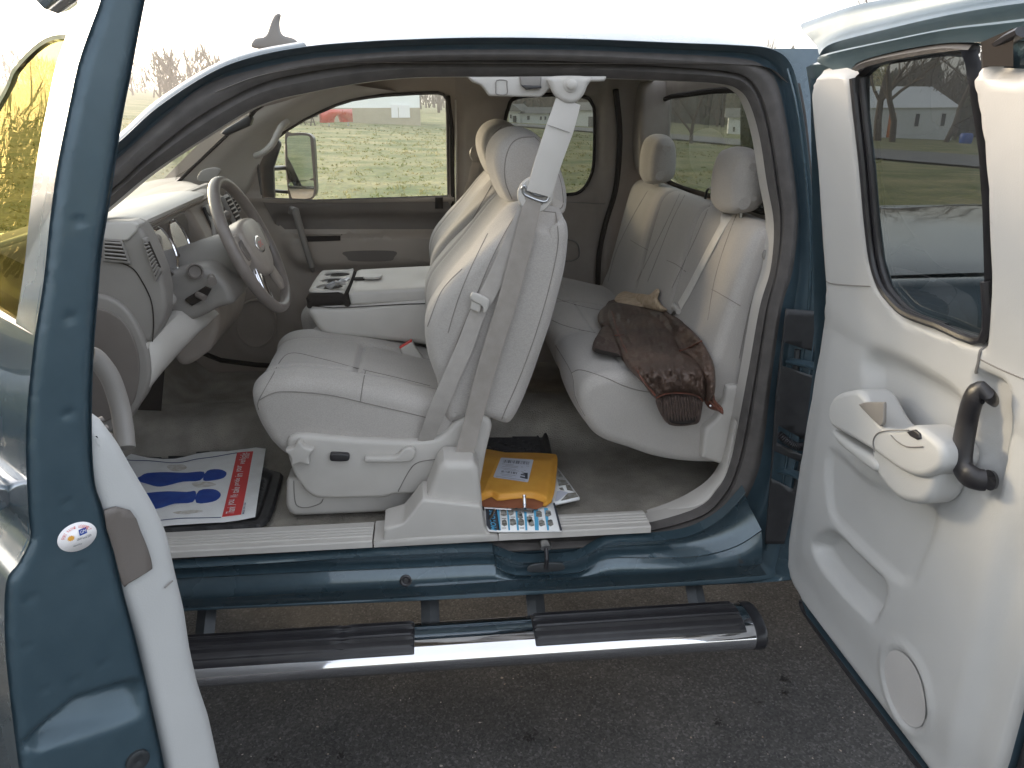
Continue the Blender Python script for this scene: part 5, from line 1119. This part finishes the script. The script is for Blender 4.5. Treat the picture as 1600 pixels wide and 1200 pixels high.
rows = [[FD(a, b, .085) for a, b in exu], [FD(a+.03, b, .10) for a, b in exu]]; loft('frame_edge', rows, 'seal', FDO, m=3)
# sloping top frame down to the hinge side
zt = exu[0][1]; wt = exu[0][0]
MB().tube([FD(wt+.03, 2.0, .0), FD(wt+.028, 1.99, .12), FD(wt+.02, 1.965, .26)], .030, 10).build('window_frame', 'paint', FDO)
wl = np.interp(1.52, [q[1] for q in exu[::-1]], [q[0] for q in exu[::-1]]); wtop = exu[1][0]
gl = [(.085, 1.42), (.085, 1.86), (.13, 1.895), (.27, 1.90), (.41, 1.865), (.46, 1.83), (.62, 1.74), (.80, 1.62), (1.02, 1.42)]
gl = gl[:1]+[tuple(p) for p in cr(gl[1:-1], 5)]+gl[-1:]; gf = lambda a, b: FD(wl+.028+(wtop-wl)*((b-1.5)/.45)+.01*math.sin(max(0, (b-1.5)/.45)*3.14), b, a)
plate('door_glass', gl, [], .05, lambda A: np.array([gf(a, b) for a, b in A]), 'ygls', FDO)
MB().tube([gf(a, b) for a, b in gl[1:-1]], .006, 6).build('sun_whitened_edge', 'chrome', FDO)  # chrome tube painting in the frame edge whitened by sun
MB().tube([FD(wl+.028, 1.50, .03), FD(wl+.02, 1.50, 1.0)], .012, 8).build('belt_seal', 'black', FDO)
# driver side tow mirror on the outside
mp = slab('door_mirror', [(-.30,1.50),(-.13,1.50),(-.12,1.55),(-.12,1.80),(-.15,1.84),(-.28,1.84),(-.31,1.80)], .62, .74, .02, 'black', FDO, MP=lambda a, b, c: FD(a+wl, b-.08, c), n=70)
MB().tube([FD(wl+.0, 1.50, .80), FD(wl-.16, 1.50, .72)], .022, 10, flat=.6).build('mirror_arm', 'chrome', FDO)
slab('mirror_glass', [(-.29,1.52),(-.14,1.52),(-.135,1.78),(-.15,1.82),(-.28,1.82),(-.295,1.78)], .615, .625, .002, 'mirror', mp, MP=lambda a, b, c: FD(a+wl, b-.08, c), n=60)
slab('outer_handle', [(-.035,0),(.0,0),(.0,.03),(-.03,.035)], .08, .28, .006, 'chrome', FDO, MP=lambda a, b, c: FD(a+np.interp(1.30, [q[1] for q in lw[::-1]], [q[0] for q in lw[::-1]])-.002, b+1.28, c), n=40)
# inner trim
prof = wz([(120,700),(126,662),(158,655),(187,694),(213,740),(234,775),(248,800),(262,833),(276,897),(289,950),(298,1013),(310,1067),(327,1117),(345,1200),(368,1330),(380,1420),(272,1420),(258,1200),(212,1000),(174,900),(150,800),(132,750)], .02)
DT = slab('door_trim', prof, .008, LEN-.05, .022, 'doorgrey', FDO, smooth=False, n=170, MP=lambda a, b, c: FD(a-.035*sst(np.array([c]), .4, 1.0)[0], b, c), r1=.02)
plate('trim_insert', smooth2(wz([(163,798),(204,798),(219,828),(232,860),(238,885),(233,892),(200,912),(192,914),(178,860)], 0.0), 2), [], .02, lambda A: np.array([FD(a, b, .0035) for a, b in A]), 'dark', DT, thick=.004, off=1)
MB().tube([fd(u, v, .0045) for u, v in ((257,919),(263,913),(270,907))], .0014, 5).build('panel_seam', 'mid', DT)
sp_ = wz([(146,645),(160,648),(182,690),(150,700)], .05)
swp = MB(); 
hd = cr([fd(140, 556, .34), fd(152, 562, .34), fd(172, 590, .33), fd(186, 630, .32), fd(193, 668, .30), fd(196, 700, .28)], 4)
MB().tube(hd, .017, 12).build('pull_handle', 'mid', DT)
for k in range(3):
    a = fd(150+3*k, 664+13*k, .10-.02*k); b = fd(162+7*k, 660+13*k, .10-.02*k)
    MB().tube([a+np.array([0, 0, .006]), b+np.array([0, 0, .006])], .007, 8, flat=.5).build('window_switch', 'dark', DT)
lathe('latch_screw', fd(215, 1188, -.002), (-hv[0], -hv[1], 0), [(.018, -.004), (.018, .003), (.013, .005), (.006, .003), (.0, .002)], 'bracket', FDO)
# sticker
sc_ = wz([(120, 838)])[0]; rs_ = .5*abs(wz([(88, 838)])[0][0]-wz([(152, 838)])[0][0])
stk = plate('round_sticker', [(sc_[0]+rs_*1.02*math.cos(t), sc_[1]+rs_*.86*math.sin(t)) for t in np.linspace(0, 6.283, 41)[:-1]], [], 0, lambda A: np.array([FD(a, b, -.0022) for a, b in A]), 'white', FDO, thick=.0006)
fdq = lambda x0, x1, y0, y1, s=-.0032: [FD(sc_[0]+rs_*x0, sc_[1]+rs_*y0, s), FD(sc_[0]+rs_*x1, sc_[1]+rs_*y0, s), FD(sc_[0]+rs_*x1, sc_[1]+rs_*y1, s), FD(sc_[0]+rs_*x0, sc_[1]+rs_*y1, s)]
s_txt = 'FORT WAYNE ASSEMBLY'; n_ = len(s_txt)
from itertools import count
def arc_text(nm, s, rad, a0, a1, hgt, mt, par):
    for i, ch in enumerate(s):
        if ch == ' ': continue
        t = a0+(a1-a0)*i/(len(s)-1); wd = rad*abs(a1-a0)/(len(s)-1)*.42
        if ch == 'I': wd *= .4
        cx, cy = rad*math.cos(t), rad*.84*math.sin(t); tx, ty = math.sin(t), -math.cos(t)*.84; nx, ny = math.cos(t), math.sin(t)*.84
        Q = [FD(sc_[0]+rs_*(cx+tx*a*wd+nx*b*hgt), sc_[1]+rs_*(cy+ty*a*wd+ny*b*hgt), -.0032) for a, b in ((-1, -.5), (1, -.5), (1, .5), (-1, .5))]
        text(nm, ch, Q, mt, par, lift=(0, 0, 0))
letters_parent = stk
arc_text('letter', s_txt, .74, R(162), R(22), .2, 'redp', stk)
plate('logo_square', [(sc_[0]+rs_*a, sc_[1]+rs_*b) for a, b in ((.12, .02), (.52, .06), (.52, .44), (.12, .40))], [], 0, lambda A: np.array([FD(a, b, -.0030) for a, b in A]), 'blue', stk)
text('logo_letters', 'GM', fdq(.17, .47, .14, .34, -.0036), 'white', stk, lift=(0, 0, 0))
plate('sun_emblem', [(sc_[0]+rs_*(-.33+(.21 if k % 2 else .15)*math.cos(k*math.pi/12)), sc_[1]+rs_*(.05+(.18 if k % 2 else .13)*math.sin(k*math.pi/12))) for k in range(24)], [], 0, lambda A: np.array([FD(a, b, -.0030) for a, b in A]), 'kraft', stk)
text('small_print', 'UAW Local 2209', fdq(-.05, .70, -.22, -.08, -.0032), 'ink', stk, lift=(0, 0, 0))
text('small_print', 'Quality', fdq(-.30, .15, -.52, -.42, -.0032), 'ink', stk, lift=(0, 0, 0))
# ================================================================== LOOSE THINGS IN THE CAB
def onz(z): return lambda A: np.array([at(a[0], a[1], z=z) for a in A])
def flat(name, px, z, mt, parent, lift=0., step=0, hf=None, thick=0):
    def fn(A):
        P = np.array([at(a[0], a[1], z=z) for a in A]); h = hf(P[:, 0], P[:, 1]) if hf else 0
        P[:, 2] += h+lift; return P
    return plate(name, px, [], step, fn, mt, parent, thick=thick)
# rubber mats
MO = [(150,712),(215,705),(305,704),(360,715),(425,738),(443,744),(436,770),(429,796),(422,815),(408,827),(330,831),(250,834),(120,842)]
def ribs(poly, z, per, ax, bw):
    q = np.array([at(u, v, z=z)[:2] for u, v in poly])
    def f(x, y):
        d = sd(np.stack([x, y], 1), q); t = (x if ax == 0 else y)
        return .012*sst(d, 0, .006)*(1-sst(d, bw, bw+.012)) + .007*(np.sin(t*2*math.pi/per) > 0)*sst(d, bw+.02, bw+.025)+.002
    return f
o = flat('front_floor_mat', MO, .648, 'rubber', None, step=2.0, hf=ribs(MO, .648, .017, 1, .03)); tag(o, 'black ribbed rubber mat under the printed paper in the front footwell', 'floor mat', 'rubber floor mats')
MR = [(745,676),(848,671),(856,680),(863,712),(866,722),(740,722)]
o = flat('rear_floor_mat', MR, .66, 'rubber', None, step=1.6, hf=ribs(MR, .66, .020, 1, .012)); tag(o, 'black ribbed rubber mat behind the front seat, by the padded envelope', 'floor mat', 'rubber floor mats')
# paper floor mat
PZ = .664
ph = lambda x, y: .006*np.sin(x*19+y*4)*sst(y, .45, .8)+.003*vnoise(x, y, 9, 4)+.004
t = flat('paper_floor_mat', [(140,704),(200,712),(231,717),(255,718),(273,717),(290,714),(308,710),(330,709),(356,709),(385,704),(416,697),(412,725),(408,750),(403,780),(399,809),(375,814),(350,818),(310,820),(273,823),(256,825),(190,832),(120,838)], PZ, 'paper', None, step=4, hf=ph)
tag(t, 'white paper floor mat printed with blue footprints and a red strip', 'paper mat')
PM = t
fl_ = lambda n_, px, mt, l=.0012, st=4: flat(n_, px, PZ, mt, PM, lift=l, step=st, hf=ph)
fl_('red_strip', [(371,711),(396,707.5),(387,757),(377,806),(347,810),(359,761)], 'redp')
fl_('footprint', smooth2([(212,752),(220,746),(231,741),(262,739.5),(292,741),(319,740),(313,753),(287,755),(262,761),(246,762.5),(227,757)], 3), 'blue')
fl_('footprint_heel', smooth2([(324,738.5),(342,736),(354,741),(350,749),(333,753),(318,753)], 3), 'blue')
fl_('footprint', smooth2([(222,776),(232,772),(262,770),(292,771),(306,770),(302,787),(273,790),(254,796),(240,798),(222,793)], 3), 'blue')
fl_('footprint_heel', smooth2([(311,769),(333,766.5),(344,772),(344,779),(333,786),(307,788)], 3), 'blue')
for L in ([(190,719),(205,722),(242,722),(279,724),(308,719),(340,716),(371,711)], [(220,818),(252,815),(283,812),(315,811),(346,810)]):
    c_l = cr(L, 4); fl_('border_line', [tuple(p) for p in c_l]+[(p[0], p[1]+1.1) for p in c_l[::-1]], 'inkb', st=6)
def tq(px, z, hf=None, lift=.0022):
    out = []
    for u, v in px:
        p = at(u, v, z=z).copy(); p[2] += lift+(float(hf(np.array([p[0]]), np.array([p[1]]))[0]) if hf else 0); out.append(p)
    return out
n_ = 0
words = 'Thank you. We take pride in your vehicle.'
def run_text(name, s, bl, br, tr, tl, z, mt, par, hf, lift=.0038):
    # one mesh per word so that the writing follows the paper's waves
    tot = len(s); i = 0; bl, br, tr, tl = [np.array(p, float) for p in (bl, br, tr, tl)]
    for wd in s.split(' '):
        f0 = i/tot; f1 = (i+len(wd))/tot; hi = 1.0
        q = [bl+(br-bl)*f0, bl+(br-bl)*f1, tl+(tr-tl)*f1, tl+(tr-tl)*f0]
        text(name, wd, tq([tuple(p) for p in q], z, hf, lift), mt, par, lift=(0, 0, 0), bold=.006); i += len(wd)+1
run_text('printed_word', words, (366,806), (387,711), (377,711), (353,806), PZ, 'white', PM, ph)
run_text('printed_word', 'MADE IN USA', (382,806), (385,788), (381.5,788), (378.5,806), PZ, 'inkb', PM, ph)
run_text('printed_word', '0380', (389,720), (391,712), (387,712), (385,720), PZ, 'white', PM, ph)
M['stain'] = mat('muddy_smudge', (.50, .44, .36), .8, c2=(.70, .68, .65), ns=60, contrast=.45)
for px in ([(262,729),(285,727),(292,733),(280,738),(266,736)], [(300,757),(325,755),(338,760),(310,764)], [(270,803),(300,799),(318,801),(290,806)]): fl_('smudge', smooth2(px, 3), 'stain', l=.0009)
# magazines under the envelope
FZ = .680
t = thing('catalogue', 'white and light blue parts catalogue page lying on the door sill', 'catalogue', tuple(at(815, 812, z=FZ)))
def F1(px, nm, mt, l=0, thick=0): return flat(nm, px, FZ, mt, t, lift=l, thick=thick)
F1([(756,776),(862,776),(866,790),(877.5,829.5),(847,829.5),(781,830),(764,829),(758,822),(756,795)], 'page', 'paper', 0, .004)
F1([(864,786),(867,786),(878.5,829.5),(875,829.5)], 'page_edge', 'ink', .0008)
F1([(759,795),(776,795),(781,828.5),(765,828),(760,821)], 'title_strip', 'ink', .0009)
text('title_word', 'MOTORS', [at(776, 829, z=FZ+.002), at(773, 797, z=FZ+.002), at(764, 797, z=FZ+.002), at(767, 827, z=FZ+.002)], 'cyan', t, lift=(0, 0, 0), bold=.02)
for (a, b, c, d) in ((776,780,779,782.5), (791.5,794.5,794.5,797), (805,808.5,808,811), (818.5,822.5,821,824), (834,840.5,836,842), (850,856,855,858)):
    F1([(a,794),(b,794),(d,829),(c,829)], 'column_stripe', 'cyan', .0009)
for (u, v) in ((787,802),(798,801),(812,806),(827,812),(842,804),(856,803),(788,818),(801,817),(814,817),(830,818),(846,818),(860,818)):
    j = lambda: random.uniform(-.8, .8)
    F1([(u-4+j(), v-5+j()), (u+1, v-6+j()), (u+4+j(), v-4+j()), (u+5+j(), v+3+j()), (u+j(), v+5), (u-4+j(), v+3+j())], 'product_photo', 'photo', .0010)
for i_, (u, v) in enumerate(((787,811),(801,809),(815,826),(829,806),(844,812),(787,826))): F1([(u-3,v-1),(u+4,v-1),(u+4,v),(u-3,v)], 'caption_line', 'photo', .0010)
t = thing('folded_magazine', 'folded colour magazine sticking out behind the padded envelope', 'magazine', tuple(at(890, 760, z=.668)))
def F2(px, nm, mt, l=0, thick=0): return flat(nm, px, .668, mt, t, lift=l, thick=thick)
F2([(850,722),(870,729),(888,752),(906,777.5),(905,779),(868,787),(850,780)], 'page', 'paper', 0, .006)
for px in ([(872,735),(880,746),(873,746)], [(871,749),(884,751),(888,757),(873,760)], [(884,758),(890,758),(896,768),(886,766)], [(887,771),(899,770),(904,776.5),(876,783)], [(873,763),(879,762),(882,767),(876,766)]): F2(px, 'page_photo', 'photo2', .0010)
F2([(870,768),(876,767),(888,770),(872,783),(867,784)], 'page_panel', 'label', .0012)
# padded envelope
EZ = .690
eo = smooth2([(738,706),(790,707),(833,707.5),(862,709),(870,712),(871,725),(869,745),(867,765),(863,780),(856,789),(848,790),(849,785),(838,781),(831,779),(812,779),(793,781),(777,782.5),(768,776.5),(755,782),(738,783)], 2)
def ehf(A): 
    return .026*sst(sd(A, eo), 0, 12)+.006*vnoise(A[:, 0]/30, A[:, 1]/30, 1.6, 31)*sst(sd(A, eo), 0, 6)+.004*np.exp(-((A[:, 0]-768-(A[:, 1]-740)*-.45)/3)**2)
def lifted(A, z, h): P = np.array([at(a[0], a[1], z=z) for a in A]); d = C-P; d /= np.linalg.norm(d, axis=1)[:, None]; return P+d*h[:, None]*1.2
t = thing('padded_envelope', 'yellow padded envelope with a white address label lying torn open', 'envelope', tuple(at(810, 750, z=EZ)))
plate('front_sheet', eo, [], 2.2, lambda A: lifted(A, EZ, ehf(A)), 'kraft', t)
plate('inside_sheet', [(750,770),(860,765),(856,786),(847,792),(838,796),(825,794),(799,794),(757,792),(748,786)], [], 4, lambda A: lifted(A, EZ-.004, A[:, 0]*0+.002), 'kraftin', t)
flap = [(735,700),(875,705),(872,790),(735,790)]
plate('back_sheet', [(738,708),(868,712),(868,745),(862,785),(852,792),(738,786)], [], 0, lambda A: lifted(A, EZ-.008, A[:, 0]*0), 'kraft', t)
LB = [(784,715),(832,718),(833.5,719),(825.5,752),(824,753.5),(772.5,746),(771,744.5),(782.5,715.5)]
lb = plate('address_label', LB, [], 3, lambda A: lifted(A, EZ, ehf(A)+.0012), 'label', t)
def on_env(A, h=.0020): return lifted(np.array(A, float), EZ, ehf(np.array(A, float))+h)
lq = lambda a, b: ((784+(833-784)*a)*(1-b)+(771+(825-771)*a)*b, (715+3*a)*(1-b)+(745.5+8*a)*b)
rb_ = random.Random(3)
def bars(a0, a1, b0, b1, n):
    x = a0
    while x < a1:
        wd = rb_.choice([.006, .010, .016]); 
        plate('barcode_bar', [lq(x, b0), lq(x+wd, b0), lq(x+wd, b1), lq(x, b1)], [], 0, lambda A: on_env(A), 'ink', lb); x += wd+rb_.choice([.008, .014, .03])
bars(.10, .90, .10, .24, 0); bars(.16, .62, .62, .72, 0)
plate('label_letter', [lq(.74,.62), lq(.93,.60), lq(.97,.86), lq(.93,.87), lq(.74,.84), lq(.74,.78), lq(.88,.80), lq(.87,.74), lq(.74,.73), lq(.74,.68), lq(.88,.68)], [], 0, lambda A: on_env(A), 'ink', lb)
for k, (a0, a1, b0) in enumerate(((.08,.92,.30),(.2,.75,.36),(.12,.6,.42),(.1,.85,.50),(.2,.8,.56),(.15,.6,.78),(.2,.5,.84),(.05,.9,.93))):
    plate('label_line', [lq(a0, b0), lq(a1, b0), lq(a1, b0+.012), lq(a0, b0+.012)], [], 0, lambda A: on_env(A), 'mid', lb)
# chrome fitting and metal strips on the catalogue
P = at(820, 793, z=.70); Q = at(819, 774, z=.725)
t = MB().tube([P, P+(Q-P)*.15, P+(Q-P)*.2, P+(Q-P)*.7, P+(Q-P)*.74, P+(Q-P)*.84, P+(Q-P)*.88, Q], [.0045, .0045, .0062, .0062, .004, .004, .0058, .0055], 14).build('chrome_fitting', 'chrome')
tag(t, 'small chrome screw fitting standing in the mouth of the padded envelope', 'fitting')
a, b = at(800, 796, z=.687), at(832, 799, z=.687)
t = MB().tube([a, b], .006, 4, flat=.4, ref=(0, 0, 1)).build('metal_strip', 'steel'); tag(t, 'short flat metal strip with dark end lying on the catalogue', 'metal strip', 'metal strips')
q = MB().tube([b, b+(b-a)*.05], .0075, 4, flat=.6, ref=(0, 0, 1)).build('strip_end', 'black', t)
a, b = at(757, 793.5, z=.687), at(799, 796, z=.687)
t = MB().tube([a, b], .004, 4, flat=.4, ref=(0, 0, 1)).build('metal_strip', 'white'); tag(t, 'long thin white strip along the top edge of the catalogue', 'metal strip', 'metal strips')
a, b = at(765, 812, z=.687), at(772.5, 796, z=.69)
t = MB().tube([a, (a+b)/2, b], [.002, .0045, .004], 8, flat=.6, ref=(0, 0, 1)).build('metal_clip', 'steel'); tag(t, 'small bent metal clip across the dark title strip of the catalogue', 'metal clip')
# crumpled wrapper in the cup holder
V = []; Fc = []; cw_ = at(528, 447, z=1.235)
for i in range(9):
    for k in range(6):
        V.append((cw_[0]-.03+.06*i/8+.012*math.sin(k*2.1+i), cw_[1]-.02+.007*k+.02*i/8-.01, cw_[2]+.007*math.sin(i*1.7+k)+.006*math.cos(k*2.3)+.02*i/8))
t = mesh('wrapper', V, [(i*6+k, i*6+k+1, (i+1)*6+k+1, (i+1)*6+k) for i in range(8) for k in range(5)], mat('shiny_wrapper', (.55, .55, .55), .25, .5, c2=(.35, .35, .36), ns=60), smooth=False)
tag(t, 'crumpled shiny wrapper lying across the console cup holders', 'wrapper')
# ---- leather jacket draped over the rear seat
JK = thing('leather_jacket', 'worn brown leather bomber jacket with a fleece collar thrown on the rear seat', 'jacket', tuple(at(1000, 560, z=1.08)))
def jt(u, v):
    d = ray(u, v); t1 = (1.085-C[2])/d[2]; t2 = (.150-C[1])/d[1]
    k = 26; tm = math.log(math.exp(k*t1)+math.exp(k*t2))/k
    # seat back plane x = .80+.235(z-1)-.03
    n = np.array([1, 0, -.235]); t3 = (.77-.235-n@C)/(n@d)
    if t3 < 0: t3 = 9
    return min(tm, t3)
def puff(name, px, mt, h, w_, lift=0., wr=.018, wf=.13, seed=1, step=2.6, sm_=3, par=JK, ridge=None):
    P = smooth2(px, sm_)
    def fn(A):
        s = sd(A, P); e = np.clip(s/w_, 0, 1); H = h*np.sqrt(1-(1-e)**2)
        n1 = vnoise(A[:, 0]*.8, A[:, 1]*.45, wf, seed); n2 = np.abs(vnoise(A[:, 0], A[:, 1]*.6, wf*1.7, seed+40))
        n3 = np.abs(vnoise(A[:, 0]+A[:, 1]*.5, A[:, 1]*.5-A[:, 0]*.2, wf*3.2, seed+80)); H = H+(wr*n1-wr*1.2*n2-wr*.55*n3+wr*.7)*sst(s, 0, 7)
        if ridge is not None: H = H+ridge(A, s)
        out = []
        for (u, v), q in zip(A, H):
            d = ray(u, v); out.append(C+d*(jt(u, v)-(lift+q+.003)/np.linalg.norm(d)))
        return np.array(out)
    return plate(name, P, [], step, fn, mt, par, ang=80)
puff('back_panel', [(944,482),(958,468),(1004,474),(1048,490),(1075,512),(1098,560),(1100,600),(1060,600),(1000,570),(955,530),(936,505)], 'leather', .05, 20, seed=5)
puff('folded_sleeve', [(945,508),(958,512),(966,530),(972,556),(950,553),(930,549),(926,540),(934,522)], 'leather', .035, 10, lift=.03, seed=8)
puff('sleeve_cuff', [(933,524),(945,522),(966,535),(971,557),(950,554),(929,550),(926,540)], 'knit', .030, 8, lift=.036, wr=.003, seed=9, ridge=lambda A, s: .0016*np.sin((A[:, 0]+A[:, 1]*.8)*1.6))
puff('sleeve_opening', [(930,544),(945,548),(966,553),(967,557),(948,555),(931,551)], 'hole', .004, 3, lift=.066, wr=0)  # dark patch laid on the cuff for the shade inside
puff('shoulder', [(946,478),(936,488),(934,500),(940,509),(955,508),(962,492),(958,478)], 'leather', .04, 10, lift=.03, seed=12)
puff('upper_sleeve', [(1036,484),(1052,494),(1072,508),(1092,527),(1106,549),(1116,572),(1118,604),(1113,625),(1103,626),(1100,600),(1085,565),(1062,549),(1050,530),(1040,505)], 'leather', .06, 14, lift=.025, wr=.024, seed=14)
puff('waist_tab', [(1103,612),(1116,606),(1117,624),(1129,637),(1130,648),(1122,643),(1108,638),(1100,626)], 'leather2', .018, 5, lift=.02, wr=.004, seed=15, step=1.8)
puff('main_sleeve', [(950,478),(970,472),(1004,480),(1036,488),(1055,512),(1064,545),(1088,562),(1103,585),(1104,612),(1098,628),(1086,619),(1051,615),(1025,624),(1004,598),(981,575),(966,548),(955,520),(946,496)], 'leather', .075, 26, lift=.03, wr=.026, wf=.10, seed=17, step=2.0, ridge=lambda A, s: .010*sst(40-np.abs(A[:, 0]-(1015+(A[:, 1]-540)*.55)), 0, 30))
puff('knit_cuff', [(1025,623),(1038,616),(1055,614),(1074,615),(1090,619),(1098,628),(1096,645),(1092,660),(1080,664),(1062,666),(1045,663),(1035,652),(1027,636)], 'knit', .055, 14, lift=.045, wr=.002, seed=19, step=1.1, ridge=lambda A, s: .0042*np.sin((A[:, 0]-(A[:, 1]-640)*.1)*1.35)*sst(s, 0, 4))
puff('cuff_opening', [(1046,648),(1054,645),(1070,650),(1088,650),(1086,658),(1078,662),(1060,663),(1047,659)], 'hole', .004, 4, lift=.094, wr=0)  # shade inside the knit cuff, laid on as a dark patch
puff('collar', [(960,468),(968,458),(978,455),(990,458),(1004,459),(1015,460),(1026,451),(1031,455),(1028,466),(1034,476),(1043,484),(1034,487),(1010,481),(985,477),(968,474)], 'fleece', .04, 9, lift=.045, wr=.010, wf=.25, seed=23, step=1.8)
def seam(px, lift, mt='leather2', r=.0035):
    P = cr(px, 5); pts = []
    for u, v in P: d = ray(u, v); pts.append(C+d*(jt(u, v)-lift/np.linalg.norm(d)))
    MB().tube(pts, r, 6, flat=.6).build('seam', mt, JK)
seam([(956,486),(964,515),(978,548),(992,572),(1006,596),(1024,618)], .098)
seam([(1025,622),(1038,616),(1055,614),(1074,615),(1090,619),(1098,627)], .100)
seam([(960,524),(975,523)], .108, r=.0025)
seam([(1062,548),(1072,545),(1082,540),(1096,533)], .092)
seam([(1104,606),(1108,625),(1120,637),(1129,645)], .052, r=.003)
lathe('snap', seampt := (C+ray(1110, 634)*(jt(1110, 634)-.06)), tuple(C-np.array(seampt)), [(.003, 0), (.0025, .002), (.0, .0025)], 'steel', JK, k=12)

# ---- the thin evening haze
hm = bpy.data.materials.new('thin_haze'); hm.use_nodes = True; ht = hm.node_tree; ht.nodes.clear()
ho_ = ht.nodes.new('ShaderNodeOutputMaterial'); pv = ht.nodes.new('ShaderNodeVolumePrincipled')
pv.inputs['Color'].default_value = (.97, .95, .93, 1); pv.inputs['Density'].default_value = .0022; pv.inputs['Anisotropy'].default_value = .45
ht.links.new(pv.outputs[0], ho_.inputs['Volume'])
kind(MB().box((-352, -352, -22), (352, 352, 48)).build('haze', hm, smooth=False), 'stuff')
